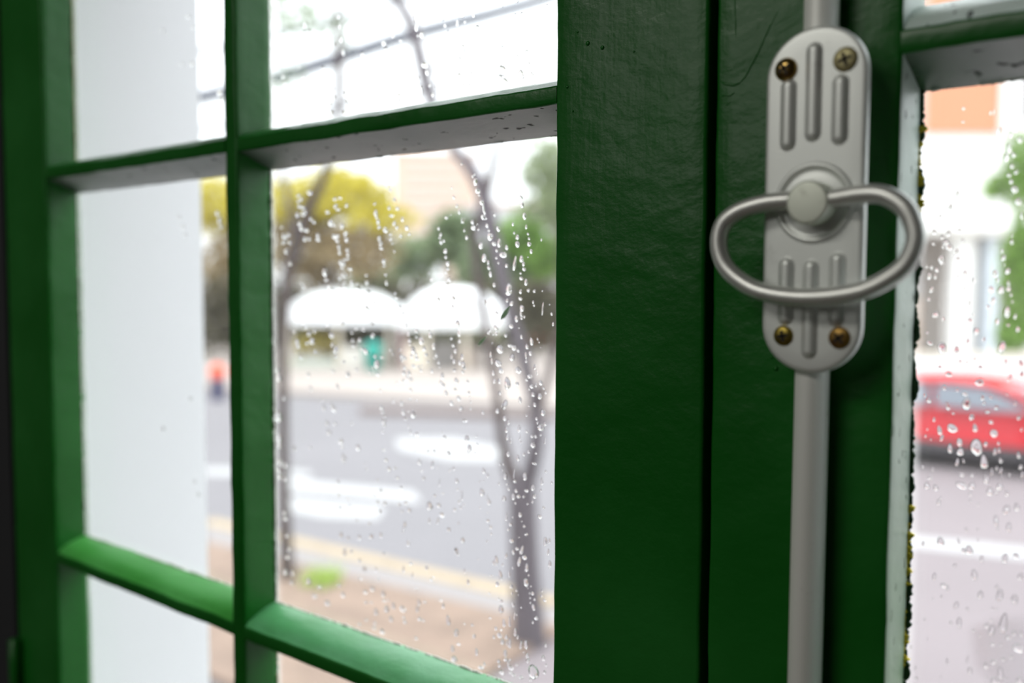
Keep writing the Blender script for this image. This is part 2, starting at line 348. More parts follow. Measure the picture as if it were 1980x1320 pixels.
def hbar_prof(zc, flare_up, flare_dn):
    h = 0.0043; r = 0.0012
    p = arc(zc+h-r, r, r, 360, 270, 2)+arc(zc-h+r, r, r, 270, 180, 2)     # front, in (z, y)
    p += [(zc-h-flare_dn*0.5, TG0*0.55), (zc-h-flare_dn, TG0), (zc-h-flare_dn, TG0+0.0006), (zc-h, TH), (zc+h, TH), (zc+h+flare_up, TG0+0.0006), (zc+h+flare_up, TG0), (zc+h+flare_up*0.90, TG0*0.75), (zc+h+flare_up*0.66, TG0*0.45), (zc+h+flare_up*0.30, TG0*0.14)]
    return p
def leaf(name, label, x0, x1, sl, sr, cuts, up_mats, side_mat_left_reveal):
    """x0..x1 outer edges, sl/sr stile widths, cuts = (muntin x0, x1)"""
    root = empty(name, (0, 0, ZC)); tag(root, label, 'window', kind='structure')
    zt, zb = Z1-ZC-0.003, Z0-ZC+0.003
    # stiles
    pr = dense(sash_prof(x0, x0+sl, False, True)); mi = []
    n = len(pr)
    for k in range(n):
        mx = (pr[k][0]+pr[(k+1) % n][0])/2; my = (pr[k][1]+pr[(k+1) % n][1])/2
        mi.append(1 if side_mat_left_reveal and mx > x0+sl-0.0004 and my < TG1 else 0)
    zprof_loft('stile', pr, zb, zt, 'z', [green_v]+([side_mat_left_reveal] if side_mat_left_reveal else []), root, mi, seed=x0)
    zprof_loft('stile', dense(sash_prof(x1-sr, x1, True, False)), zb, zt, 'z', [green_v], root, seed=x1)
    # rails
    for za, zb2 in ((Z_TOP+0.004, zt), (zb, Z_BOT-0.004)):
        zprof_loft('rail', dense(rect_prof(za, zb2, 0, TH)), x0+sl, x1-sr, 'x', [green_h], root, seed=za)
    # glazing bars
    zprof_loft('glazing_bar', dense(sash_prof(cuts[0], cuts[1], True, True)), Z_BOT-0.004, Z_TOP+0.004, 'z', [green_v], root, seed=cuts[0]+3, amp=0.0005)
    for zc in Z_BARS:
        for (xa, xb) in ((x0+sl, cuts[0]), (cuts[1], x1-sr)):
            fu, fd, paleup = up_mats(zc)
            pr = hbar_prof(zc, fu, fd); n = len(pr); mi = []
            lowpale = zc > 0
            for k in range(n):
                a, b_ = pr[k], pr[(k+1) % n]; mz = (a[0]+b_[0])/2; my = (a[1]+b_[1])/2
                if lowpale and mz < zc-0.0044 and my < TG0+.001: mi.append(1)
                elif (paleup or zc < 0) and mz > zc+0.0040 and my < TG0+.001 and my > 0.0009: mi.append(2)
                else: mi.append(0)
            und = blended('undercoat_to_green', pale_h, (0.03, 0.09, 0.035), 'X', xa, xa+0.035)
            zprof_loft('glazing_bar', pr, xa-0.0005, xb+0.0005, 'x', [green_h, und, pale_v if zc > 0 else (skylit_l if xa < -0.6 else skylit_m)], root, mi, seed=zc+xa, amp=0.0006)
    # panes
    rows = [(Z_TOP+0.006, Z_BARS[0]), (Z_BARS[0], Z_BARS[1]), (Z_BARS[1], Z_BOT-0.006)]
    for zt2, zb2 in rows:
        for xa, xb in ((x0+sl, cuts[0]), (cuts[1], x1-sr)):
            MB().box(xa-0.004, xb+0.004, TG0+0.0002, TG1, zb2+0.0, zt2-0.0).build('pane', glass, root)
    return root
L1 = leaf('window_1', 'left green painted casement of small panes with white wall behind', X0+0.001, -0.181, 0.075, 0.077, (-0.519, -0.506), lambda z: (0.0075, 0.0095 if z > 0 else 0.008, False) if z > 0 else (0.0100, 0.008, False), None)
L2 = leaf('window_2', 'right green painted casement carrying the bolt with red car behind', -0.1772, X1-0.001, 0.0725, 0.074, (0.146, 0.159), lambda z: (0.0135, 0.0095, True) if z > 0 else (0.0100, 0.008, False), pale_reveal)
zprof_loft('meeting_strip', rect_prof(-0.190, -0.168, TH+0.0008, TH+0.010), Z0-ZC+0.003, Z1-ZC-0.003, 'z', [mat('gap_shade_black', (0.004, 0.012, 0.005), 0.8)], L1, seed=9)  # near-black colour puts the shade of the gap into this strip
# ragged putty and moss along the glass edge of the right casement's stile, pale putty elsewhere
moss_y = mat('yellow_moss', (0.62, 0.52, 0.03), 0.9, var=0.4, vscale=200, bump=0.5, bscale=500)
moss_g = mat('dark_green_flaking_paint', (0.010, 0.06, 0.012), 0.5, var=0.4, vscale=200, bump=0.5, bscale=500)
putty = mat('old_white_putty', (0.66, 0.68, 0.62), 0.7, var=0.2, vscale=120, bump=0.5, bscale=300)
putty_beige = mat('beige_putty', (0.50, 0.47, 0.30), 0.7, var=0.2, vscale=120, bump=0.5, bscale=300)
def crumbs(name, mt, parent, p0, p1, outward, n, wmin, wmax, th=0.0012, seed=1, gaps=0.5, yb=TG0):
    """an irregular crust of paint or putty along the line p0-p1 (x, z), growing outward over the glass"""
    rnd = random.Random(seed); q = MB(); P0 = Vector(p0); P1 = Vector(p1); O = Vector(outward)
    ws = []
    for i in range(n+1):
        v = noise.noise(Vector((i*0.17, seed*3.1, 0)))*0.7+noise.noise(Vector((i*0.7, seed*1.7, 4)))*0.5+0.5-gaps*0.5
        ws.append(max(0.0, min(1.0, v)))
    for i in range(n+1):
        c = P0.lerp(P1, i/n); wd = wmin+(wmax-wmin)*ws[i]+rnd.uniform(-1, 1)*0.0002
        if ws[i] <= 0.01: wd = 0.00005
        a = c-O*0.0006; e = c+O*wd
        q.v += [(a.x, yb+0.0003, a.y), (a.x, yb-th, a.y), (e.x, yb-th*0.5, e.y), (e.x, yb+0.0003, e.y)]
    for i in range(n):
        for k in range(4): k2 = (k+1) % 4; q.f.append((i*4+k, i*4+k2, i*4+4+k2, i*4+4+k)); q.m.append(0)
    return q.build(name, mt, parent)
rx = -0.1772+0.0725
crumbs('flaking_paint', moss_g, L2, (rx, 0.074), (rx, -0.21), (1, 0), 260, 0.0002, 0.0026, seed=3, gaps=0.25)
crumbs('moss', moss_y, L2, (rx, 0.060), (rx, 0.020), (1, 0), 70, 0.0008, 0.0030, th=0.0022, seed=5, gaps=0.7)
crumbs('moss', moss_y, L2, (rx, -0.085), (rx, -0.15), (1, 0), 110, 0.0, 0.0036, th=0.0024, seed=8, gaps=0.9)
crumbs('putty', putty, L2, (rx, -0.10), (rx, -0.21), (1, 0), 110, 0.0, 0.0022, seed=12, gaps=0.6)
crumbs('putty', putty, L2, (rx, 0.0735), (0.14, 0.0735), (0, -1), 200, 0.0, 0.0018, seed=14, gaps=0.5)
crumbs('flaking_paint', moss_g, L2, (rx, 0.1045), (0.14, 0.1045), (0, 1), 200, 0.0, 0.0016, seed=15, gaps=0.8)
for (xa, xb, s) in ((-0.506, -0.258, 20), (-0.766, -0.519, 23)):
    crumbs('putty', putty, L1, (xa, -0.2125), (xb, -0.2125), (0, 1), 220, 0.0, 0.0015, seed=s, gaps=0.3)
    crumbs('putty', putty, L1, (xa, 0.0735), (xb, 0.0735), (0, -1), 220, 0.0, 0.0012, seed=s+1, gaps=0.6)
    crumbs('putty', putty_beige, L1, (xa, 0.0985), (xb, 0.0985), (0, 1), 220, 0.0, 0.0012, seed=s+2, gaps=0.6)
crumbs('putty', putty, L1, (-0.506, 0.073), (-0.506, -0.212), (1, 0), 220, 0.0003, 0.0020, seed=31, gaps=0.3)
crumbs('putty', putty_beige, L1, (-0.766, 0.40), (-0.766, 0.10), (1, 0), 200, 0.0003, 0.0018, seed=33, gaps=0.2)
crumbs('putty', putty, L1, (-0.766, 0.073), (-0.766, -0.212), (1, 0), 220, 0.0, 0.0016, seed=34, gaps=0.5)
crumbs('putty', putty_beige, L1, (-0.506, -0.240), (-0.506, -0.40), (1, 0), 120, 0.0004, 0.0018, seed=36, gaps=0.1)
# runs and scratches in the paint beside the bolt
for pts, r_ in (([(1519, -5), (1490, 50), (1465, 105), (1442, 148), (1430, 162)], 0.0004), ([(1432, 161), (1420, 165), (1404, 163), (1390, 157)], 0.0007), ([(1392, 188), (1402, 184), (1413, 185), (1421, 179)], 0.0005), ([(1421, -5), (1423, 50), (1424, 100)], 0.0004), ([(1404, 205), (1412, 197)], 0.0003)):
    P = [at(px, py, r_*0.55)-Vector((0, 0, ZC)) for px, py in pts]
    MB().sweep(P, [r_*0.6]+[r_]*(len(P)-2)+[r_*0.6], 8).build('paint_run', green_v, L2, smooth=True)
rnd = random.Random(21)
for (px, py, r_) in ((1165, 92, 0.0011), (1097, 168, 0.0009), (1137, 84, 0.0012), (1226, 100, 0.0006), (1117, 62, 0.0006), (1500, 712, 0.0012), (1493, 690, 0.0007), (1108, 215, 0.0007)):
    p = at(px, py, 0.0)-Vector((0, 0, ZC)); MB().lathe([(r_, 0.0002), (r_*0.8, -r_*0.3), (r_*0.4, -r_*0.5), (0.00002, -r_*0.55)], 12, 'y').build('paint_blob', green_v, L1 if px < 1380 else L2, p, smooth=True)
# hinge at the left stile
hg = MB().lathe([(0.001, -0.035), (0.0055, -0.033), (0.0055, 0.033), (0.001, 0.035)], 16, 'z').build('hinge', green_v, L1, (-0.838, -0.004, -0.345), smooth=True)

# ================================================================== bolt with ring handle
bolt = empty('window_bolt', (-0.1315, 0.0, ZC)); tag(bolt, 'grey metal window bolt with ribbed rounded plate and oval ring handle', 'bolt')
BX = -0.1315
rodmat = metal('grey_painted_rod', (0.88, 0.90, 0.86), 0.5, 0.2, 0.15)
rod = MB().sweep([(0.0015, -0.0080, 0.45), (0.0, -0.0080, 0.0), (-0.0015, -0.0080, -0.6)], 0.0063, 28).build('rod', rodmat, bolt, smooth=True)
# plate: shell with rounded ends and rolled edge
PX0, PX1, PZ0, PZ1 = -0.1480-BX, -0.1106-BX, -0.0325, 0.0925
YF, YB = -0.0178, -0.0152
def stadium(inset, n=14):
    r = (PX1-PX0)/2-inset; cx = (PX0+PX1)/2; rz = r*0.93
    zt, zb = PZ1-inset-rz, PZ0+inset+rz; out = []
    for i in range(n+1): a = math.pi*i/n; out.append((cx+r*math.cos(a), zt+rz*math.sin(a)))
    for i in range(n+1): a = math.pi+math.pi*i/n; out.append((cx+r*math.cos(a), zb+rz*math.sin(a)))
    return out
rings = [(0.0, YB), (0.0, YF+0.0014), (0.0004, YF+0.0005), (0.0011, YF+0.0001), (0.0020, YF), (0.0075, YF)]
q = MB(); k = None
for ins, y in rings:
    st = stadium(ins, 20); k = len(st); q.v += [(x, y, z) for x, z in st]
for i in range(len(rings)-1):
    for j in range(k): j2 = (j+1) % k; q.f.append((i*k+j, i*k+j2, (i+1)*k+j2, (i+1)*k+j)); q.m.append(0)
q.f.append(tuple((len(rings)-1)*k+j for j in range(k))); q.f.append(tuple(j for j in range(k))); q.m += [0, 0]
plate = q.build('plate', alu, bolt)
for p in plate.data.polygons: p.use_smooth = len(p.vertices) == 4
MB().box(-0.0125, 0.0125, -0.0130, -0.0001, -0.022, 0.082).build('housing', alu, bolt, bevel=0.002)
def capsule(x, za, zb, r, h, n=8):      # raised rib on the plate front
    q = MB(); rows = []
    for (rr, hh) in ((1.45, 0.0), (1.12, 0.10), (0.98, 0.42), (0.72, 0.78), (0.36, 0.96), (0.05, 1.0)):
        pts = []
        for i in range(n+1): a = math.pi*i/n; pts.append((x+r*rr*math.cos(a), YF+0.00005-h*hh, zb-r+r*rr*math.sin(a)))
        for i in range(n+1): a = math.pi+math.pi*i/n; pts.append((x+r*rr*math.cos(a), YF+0.00005-h*hh, za+r+r*rr*math.sin(a)))
        rows.append(pts)
    k = len(rows[0])
    for rrow in rows: q.v += rrow
    for i in range(len(rows)-1):
        for j in range(k): j2 = (j+1) % k; q.f.append((i*k+j, i*k+j2, (i+1)*k+j2, (i+1)*k+j)); q.m.append(0)
    q.f.append(tuple((len(rows)-1)*k+j for j in range(k))); q.m.append(0)
    return q
for (x, a, b_) in ((-0.139, 0.0495, 0.0745), (-0.1297, 0.0520, 0.0860), (-0.1200, 0.0500, 0.0735), (-0.1385, -0.0145, 0.0095), (-0.1293, -0.0265, 0.0085), (-0.1196, -0.0145, 0.0110)):
    capsule(x-BX, a, b_, 0.00235, 0.0017).build('rib', alu, plate, smooth=True)
def screw(x, z, r, mt, dome, label, rot):
    cx, cy = x-BX, YF
    q = MB().lathe([(r, 0.0008), (r, -0.0002), (r*0.93, -0.0006-dome*0.3), (r*0.65, -0.0009-dome*0.8), (r*0.3, -0.0010-dome), (0.0001, -0.0010-dome)], 28, 'y', (0, 0, 0))
    o = q.build('screw', mt, plate, (cx, cy, z), smooth=True); o['label'] = label
    c = MB(); y = -0.0012-dome; a = 0.00055; l = r*0.55
    for ang in (rot, rot+math.pi/2):
        pts = [(-l, -a), (l, -a), (l, a), (-l, a)]; ps = [(x_*math.cos(ang)-z_*math.sin(ang), x_*math.sin(ang)+z_*math.cos(ang)) for x_, z_ in pts]
        c.prism(ps, y, y+0.0008)
    c.build('cross_slot', mat('slot_shadow_grime', (0.02, 0.015, 0.008), 0.7), o)
    return o
# (cross slots are children of the screw; screws sit on the bolt itself to keep the nesting shallow)
def screw_on_bolt(*a):
    o = screw(*a); o.parent = bolt; return o
screw_on_bolt(-0.1402, 0.0785, 0.0043, brass_dark, 0.0013, 'dark shiny domed brass screw at the upper left', 0.5)
screw_on_bolt(-0.1185, 0.0790, 0.0044, brass_pale, 0.0002, 'dull pale brass screw at the upper right', 0.3)
screw_on_bolt(-0.1391, -0.0190, 0.0038, brass_olive, 0.0003, 'olive tarnished screw at the lower left', 0.2)
screw_on_bolt(-0.1182, -0.0190, 0.0040, brass_rust, 0.0004, 'rusty brass screw at the lower right', 0.7)
kb = (-0.1288-BX, 0.0, 0.0295)
MB().lathe([(0.0150, YF+0.0004), (0.0146, YF-0.0006), (0.0137, YF-0.0011), (0.0128, YF-0.0008), (0.0122, YF-0.0002), (0.0112, YF-0.0002), (0.0100, YF-0.0004), (0.0085, YF-0.0006)], 64, 'y', kb).build('boss', alu, bolt, smooth=True)
MB().lathe([(0.0078, YF), (0.0078, YF-0.0086), (0.0074, YF-0.0093), (0.0066, YF-0.0096), (0.0001, YF-0.0096)], 48, 'y', (kb[0]+0.0012, 0, kb[2]-0.0006)).build('knob', alu_knob, bolt, bevel=0.0003)
ringpx = [(1545, 386), (1518, 388), (1477, 393), (1431, 407.5), (1399, 433), (1390, 473), (1402.5, 514), (1436, 546), (1477, 565), (1541, 574.5), (1604.5, 573), (1668, 562), (1716, 539.5), (1751.5, 511), (1770, 470), (1767, 435), (1747.7, 399.5), (1709.5, 377), (1668, 375), (1617, 383), (1590, 386)]
def crom(P, sub=6):
    out = []
    for i in range(len(P)-1):
        p0 = P[max(i-1, 0)]; p1 = P[i]; p2 = P[i+1]; p3 = P[min(i+2, len(P)-1)]
        for j in range(sub):
            t = j/sub; out.append(0.5*((2*p1)+(-p0+p2)*t+(2*p0-5*p1+4*p2-p3)*t*t+(-p0+3*p1-3*p2+p3)*t**3))
    out.append(P[-1]); return out
rp_ = []
for i, (px, py) in enumerate(ringpx):
    Y = YF-0.0052-0.0042*math.sin(math.pi*i/(len(ringpx)-1)); p = at(px, py, Y); rp_.append(Vector((p.x-BX, p.y, p.z-ZC)))
MB().sweep(crom(rp_, 6), 0.0033, 18).build('ring_handle', steel, bolt, smooth=True)

# ================================================================== helpers for the street
def tubepx(q, pts, Y, n=8, sub=4, yv=0.0):      # pts: (px, py, width px) on the plane y = Y
    P = []; R = []
    for i, (px, py, wd) in enumerate(pts):
        p = at(px, py, Y+yv*i); P.append(p); R.append(wd*0.58*mpp(p))
    PP = crom(P, sub); RR = []
    for i in range(len(PP)):
        t = i/sub; a = min(int(t), len(R)-1); b_ = min(a+1, len(R)-1); RR.append(R[a]+(R[b_]-R[a])*(t-a))
    return q.sweep(PP, RR, n)
def leafcloud(blobs, size, n, seed=0, flat=0.0):
    """blobs: (centre, rx, ry, rz, weight)"""
    rnd = random.Random(seed); q = MB(); tot = sum(b_[4] for b_ in blobs)
    for (c, rx_, ry_, rz_, wt) in blobs:
        for _ in range(int(n*wt/tot)):
            while True:
                p = Vector((rnd.uniform(-1, 1), rnd.uniform(-1, 1), rnd.uniform(-1, 1)))
                if 0.2 < p.length < 1: break
            p = p*(0.75+0.3*noise.noise(p*2.2+Vector((seed, 0, 0))))*1.15
            o = Vector(c)+Vector((p.x*rx_, p.y*ry_, p.z*rz_))
            a = Vector((rnd.gauss(0, 1), rnd.gauss(0, 1), rnd.gauss(0, 0.7))).normalized(); b2 = a.orthogonal().normalized()
            b2.rotate(Matrix.Rotation(rnd.uniform(0, 6.3), 3, a)); s = size*rnd.uniform(0.6, 1.3)
            m = len(q.v); k = a.cross(b2)*0.12*s
            q.v += [tuple(o-a*s), tuple(o+b2*s*0.45+k), tuple(o+a*s), tuple(o-b2*s*0.45+k)]
            q.f += [(m, m+1, m+2), (m, m+2, m+3)]; q.m += [0, 0]
    return q
def cloudmesh(name, q, m, parent):
    me = bpy.data.meshes.new(name); me.from_pydata(q.v, [], q.f); o = link(name, me, m, parent); o['kind'] = 'stuff'; return o
def leafmat(name, col, var=0.5):
    m, nt, N, L, b = nmat(name); g = N.new('ShaderNodeNewGeometry'); mx = N.new('ShaderNodeMixRGB')
    mx.inputs[1].default_value = (*[c*(1-var) for c in col], 1); mx.inputs[2].default_value = (*[min(1, c*(1+var)) for c in col], 1)
    L.new(g.outputs['Random Per Island'], mx.inputs[0]); L.new(mx.outputs[0], b.inputs['Base Color']); b.inputs['Roughness'].default_value = 0.5
    tr = N.new('ShaderNodeBsdfTranslucent'); L.new(mx.outputs[0], tr.inputs[0]); ms = N.new('ShaderNodeMixShader'); ms.inputs[0].default_value = 0.4
    L.new(b.outputs[0], ms.inputs[1]); L.new(tr.outputs[0], ms.inputs[2]); L.new(ms.outputs[0], N['Material Output'].inputs[0]); return m
bark = mat('grey_brown_bark', (0.07, 0.05, 0.048), 0.9, var=0.4, vscale=6, bump=0.6, bscale=20, bdist=0.02)
bark_l = mat('lichen_grey_bark', (0.095, 0.08, 0.09), 0.9, var=0.35, vscale=5, bump=0.6, bscale=20, bdist=0.02)
lf_yellow = leafmat('yellow_green_leaves', (0.56, 0.49, 0.06), 0.3)
lf_olive = leafmat('olive_brown_leaves', (0.36, 0.28, 0.15), 0.4)
lf_dark = leafmat('dark_green_leaves', (0.20, 0.27, 0.14), 0.4)
lf_bright = leafmat('bright_green_leaves', (0.25, 0.42, 0.09), 0.35)
lf_pale = leafmat('pale_green_leaves', (0.30, 0.36, 0.20), 0.3)
def blobpx(px, py, Y, w, h, wt=1.0, dy=1.0):
    p = at(px, py, Y); s = mpp(p); return (p, w*s/2, dy, h*s/2, wt)

# near street trees
t = empty('street_tree', gnd(1022, 1290)); tag(t, 'near forked grey trunk leaning behind the right of the middle pane', 'tree')
def unparented(q, name, m, root, **k):        # geometry given in world space, stored relative to its root
    q.v = [tuple(Vector(v)-root.location) for v in q.v]; return q.build(name, m, root, **k)
Y5 = 5.24
unparented(tubepx(MB(), [(1024, 1296, 62), (1022, 1200, 54), (1014, 1080, 48), (1010, 960, 46), (1008, 925, 44)], Y5, 12), 'trunk', bark_l, t, smooth=True)
unparented(tubepx(MB(), [(1000, 945, 28), (985, 905, 22), (971, 850, 17), (962, 770, 15), (948, 680, 14), (934, 600, 14), (922, 520, 16), (918, 450, 18), (932, 405, 18)], Y5, 8), 'branch', bark, t, smooth=True)
unparented(tubepx(MB(), [(1016, 950, 30), (1036, 860, 26), (1036, 790, 24), (1020, 720, 24), (1004, 660, 22), (985, 600, 22), (972, 540, 24), (958, 480, 26), (945, 420, 28), (930, 362, 26), (905, 318, 22), (880, 290, 18), (850, 235, 19), (828, 175, 23), (812, 110, 22), (796, 50, 21), (768, 0, 19), (740, -50, 17)], Y5, 8), 'branch', bark_l, t, smooth=True)
unparented(tubepx(MB(), [(938, 380, 16), (948, 345, 14), (958, 300, 12), (968, 240, 9), (975, 150, 7), (985, 60, 5)], Y5, 8), 'branch', bark, t, smooth=True)
unparented(tubepx(MB(), [(1030, 830, 14), (1048, 770, 14), (1065, 710, 13), (1085, 640, 12), (1110, 540, 10)], Y5, 8), 'branch', bark, t, smooth=True)
unparented(tubepx(MB(), [(820, 140, 9), (900, 105, 8), (1000, 80, 7), (1090, 40, 5)], Y5, 6), 'branch', bark, t, smooth=True)
t = empty('street_tree', gnd(548, 1150)); tag(t, 'slender brown trunk rising at the left edge of the middle pane', 'tree')
unparented(tubepx(MB(), [(562, 1170, 36), (554, 1080, 24), (549, 950, 19), (547, 800, 18), (548, 650, 18), (556, 540, 20), (574, 470, 24), (600, 395, 18), (624, 345, 15), (645, 280, 14), (655, 210, 14), (656, 140, 15), (654, 70, 13), (650, 0, 10)], 5.0, 8), 'trunk', bark, t, smooth=True)
unparented(tubepx(MB(), [(572, 470, 14), (560, 400, 12), (545, 330, 9), (520, 240, 8)], 5.0, 6), 'branch', bark, t, smooth=True)
q = leafcloud([blobpx(560, 20, 5.0, 150, 110, 1, 0.3), blobpx(640, 60, 5.0, 120, 90, 0.4, 0.3), blobpx(560, 170, 5.0, 80, 160, 0.5, 0.3)], 0.03, 700, 4)
q.v = [tuple(Vector(v)-t.location) for v in q.v]; cloudmesh('foliage', q, lf_dark, t)
# cables
cab = mat('grey_cable_sheath', (0.07, 0.08, 0.11), 0.7)
def cable(pts, Y, label):
    q = tubepx(MB(), pts, Y, 6, 6); o = q.build('overhead_cable', cab, smooth=True); tag(o, label, 'cable'); return o
cable([(100, 250, 21), (400, 185, 21), (540, 148, 21), (655, 112, 22), (800, 66, 21), (960, 24, 19), (1090, -14, 18), (1400, -120, 18)], 10, 'thick grey cable bundle sagging across the upper pane')
cable([(300, 118, 10), (540, 66, 10), (700, 22, 10), (900, -50, 10)], 10.5, 'thin upper cable above the thick bundle at upper left')
cable([(300, 262, 7), (500, 232, 7), (800, 178, 7), (1075, 108, 7), (1400, 10, 7)], 11, 'thin lower cable crossing the foot of the upper pane')
# grass tuft
g = gnd(622, 1128, 0.04); rnd = random.Random(3); q = MB()
for i in range(160):
    a = rnd.uniform(0, 6.28); r0 = rnd.uniform(0, 0.2); bx, by = r0*math.cos(a), r0*math.sin(a); h = rnd.uniform(0.1, 0.22); dx, dy = rnd.uniform(-.08, .08), rnd.uniform(-.08, .08)
    m = len(q.v); q.v += [(bx-.008, by, 0), (bx+.008, by, 0), (bx+dx, by+dy, h)]; q.f.append((m, m+1, m+2)); q.m.append(0)
me = bpy.data.meshes.new('grass'); me.from_pydata(q.v, [], q.f); o = link('grass_tuft', me, leafmat('grass_blades', (0.42, 0.58, 0.12), 0.3), None, g); tag(o, 'green grass tuft at the edge of the brown bed', 'grass', kind='stuff')

# far things: a frame facing along the street
class Spot:
    def __init__(s, name, px, py, label, cat, group=None):
        g = gnd(px, py); s.px, s.py = px, py; s.k = mpp(g); s.root = empty(name, g, YAW); tag(s.root, label, cat, group); s.rel = 0
    def X(s, px): return (px-s.px)*s.k
    def Z(s, py): return (s.py-py)*s.k
    def box(s, name, x0, x1, y0, y1, d0, d1, m, bevel=0.0, parent=None):   # pixel bounds, depth in metres
        return MB().box(s.X(x0), s.X(x1), d0, d1, s.Z(y1), s.Z(y0)).build(name, m, parent or s.root, bevel=bevel)
tent = mat('white_tarpaulin', (0.86, 0.87, 0.88), 0.6, var=0.03, vscale=2)
cream = mat('cream_paint', (0.66, 0.60, 0.50), 0.7); brown = mat('brown_timber', (0.30, 0.20, 0.16), 0.7); darkp = mat('dark_counter_panel', (0.16, 0.15, 0.14), 0.6)
pinkish = mat('pinkish_post_paint', (0.52, 0.38, 0.36), 0.7)
def canopy(s, x0, x1, ytop, ybot, yfas, depth, bulge=1.0):
    """arched tarpaulin roof with a hanging valance"""
    q = MB(); n = 20; m_ = 6; a, b_ = s.X(x0), s.X(x1); zt, zb = s.Z(ytop), s.Z(ybot)
    for j in range(m_+1):
        for i in range(n+1):
            u = i/n; v = j/m_; e = (1-abs(2*u-1)**3.0)*(1-0.35*abs(2*v-1)**2)
            q.v.append((a+(b_-a)*u, depth*v, zb+(zt-zb)*e))
    W = n+1
    for j in range(m_):
        for i in range(n): q.f.append((j*W+i, j*W+i+1, (j+1)*W+i+1, (j+1)*W+i)); q.m.append(0)
    o = q.build('canopy', tent, s.root, smooth=True); so = o.modifiers.new('s', 'SOLIDIFY'); so.thickness = 0.02
    for d0 in (0.0, depth):
        g_ = MB(); top = [(a+(b_-a)*i/n, zb+(zt-zb)*(1-abs(2*i/n-1)**3.0)*0.65) for i in range(n+1)]; g_.prism([(a, zb-0.01)]+top[1:-1]+[(b_, zb-0.01)], d0-0.01, d0+0.01); g_.build('gable', tent, s.root)
    s.box('valance', x0, x1, ybot-1, yfas, -0.03, 0.0, tent); s.box('valance', x0, x1, ybot-1, yfas, depth, depth+0.03, tent)
s = Spot('market_stall', 655, 720, 'white roofed stall on the left with yellow plants beneath', 'stall', None)
canopy(s, 545, 768, 560, 600, 628, 2.4)
for x in (560, 655, 752): s.box('post', x-3, x+3, 600, 719, 0.02, 0.1, cream)
s.box('counter', 552, 648, 694, 718, 0.1, 0.7, mat('grey_green_counter', (0.45, 0.48, 0.42), 0.7)); s.box('counter', 650, 702, 672, 718, 0.1, 0.7, mat('pale_counter', (0.62, 0.60, 0.55), 0.7))
s.box('back_panel', 742, 766, 636, 716, 0.8, 0.9, darkp)
q = leafcloud([((s.X(x), 1.2, s.Z(668)), 0.35, 0.3, 0.45, 1) for x in (575, 605, 632)], 0.09, 500, 11)
cloudmesh('foliage', q, leafmat('stall_plant_leaves', (0.55, 0.48, 0.12), 0.5), s.root)
s = Spot('market_stall', 868, 722, 'white roofed stall in the middle with brown posts and dark counters', 'stall')
canopy(s, 768, 976, 556, 606, 636, 2.4)
for x in (778, 826, 900, 950): s.box('post', x-4, x+4, 634, 721, 0.02, 0.1, pinkish if x < 800 else cream)
s.box('counter', 838, 880, 662, 719, 0.1, 0.7, darkp); s.box('counter', 884, 918, 672, 719, 0.1, 0.7, mat('brown_counter', (0.25, 0.2, 0.17), 0.7)); s.box('counter', 784, 820, 668, 720, 0.1, 0.7, cream)
s.box('back_panel', 770, 974, 634, 664, 1.6, 1.7, mat('olive_back_cloth', (0.22, 0.24, 0.14), 0.8))
s = Spot('litter_bin', 722, 724, 'teal green bin standing between the two white stalls', 'bin')
MB().lathe([(0.20, 0.03), (0.27, 0.8), (0.29, 0.82), (0.29, 0.88), (0.22, 0.97), (0.02, 1.0)], 20, 'z').build('body', mat('teal_plastic', (0.02, 0.36, 0.29), 0.5), s.root, smooth=True)
MB().lathe([(0.2, 0.0), (0.21, 0.05)], 20, 'z').build('base', darkp, s.root)
s = Spot('marquee', 822, 634, 'pointed white marquee roof behind the middle stall', 'tent')
q = MB(); prof = [(785, 560), (770, 572), (788, 540), (792, 508), (806, 486)]
q.lathe([(62*s.k, s.Z(575)), (46*s.k, s.Z(545)), (33*s.k, s.Z(520)), (29*s.k, s.Z(500)), (20*s.k, s.Z(484)), (2*s.k, s.Z(478))], 24, 'z'); q.build('roof', tent, s.root, smooth=True)
for sx in (-1, 1): s.box('post', 822+sx*52-3, 822+sx*52+3, 575, 634, -0.05, 0.05, cream)
s = Spot('kiosk', 895, 652, 'small pale kiosk beside the pointed marquee roof', 'kiosk')
s.box('body', 878, 908, 524, 652, 0, 1.5, tent); s.box('roof', 874, 912, 516, 526, -0.2, 1.7, cream)
s = Spot('parked_van', 750, 655, 'dark blue grey van seen above the gap between stalls', 'van')
s.box('body', 728, 768, 525, 646, 0, 1.6, mat('slate_blue_paint', (0.08, 0.11, 0.13), 0.4), bevel=0.15); s.box('window', 736, 770, 536, 556, -0.02, 0.02, mat('dark_glass', (0.03, 0.04, 0.05), 0.1))
for x in (738, 768): MB().lathe([(0.35, -0.1), (0.35, 0.15)], 16, 'y', (s.X(x), 0.1, 0.35)).build('wheel', darkp, s.root)
s = Spot('bollard', 421, 772, 'red topped dark post seen in the narrow strip beside the white wall', 'bollard')
MB().lathe([(0.16, 0), (0.15, 0.5), (0.1, 0.52)], 16, 'z').build('post', mat('navy_paint', (0.03, 0.03, 0.09), 0.5), s.root)
MB().lathe([(0.15, 0.5), (0.19, 0.62), (0.17, 0.78), (0.05, 0.86)], 16, 'z').build('cap', mat('red_orange_paint', (0.80, 0.10, 0.04), 0.5), s.root, smooth=True)
s = Spot('street_sign', 1040, 655, 'small teal and purple sign beyond the leaning trunk', 'sign')
s.box('panel', 1018, 1056, 528, 552, -0.03, 0.03, mat('teal_panel', (0.05, 0.42, 0.38), 0.5)); s.box('panel', 1030, 1066, 544, 558, -0.05, -0.031, mat('purple_panel', (0.36, 0.22, 0.5), 0.5)); s.box('post', 1036, 1040, 552, 655, 0, 0.1, darkp)
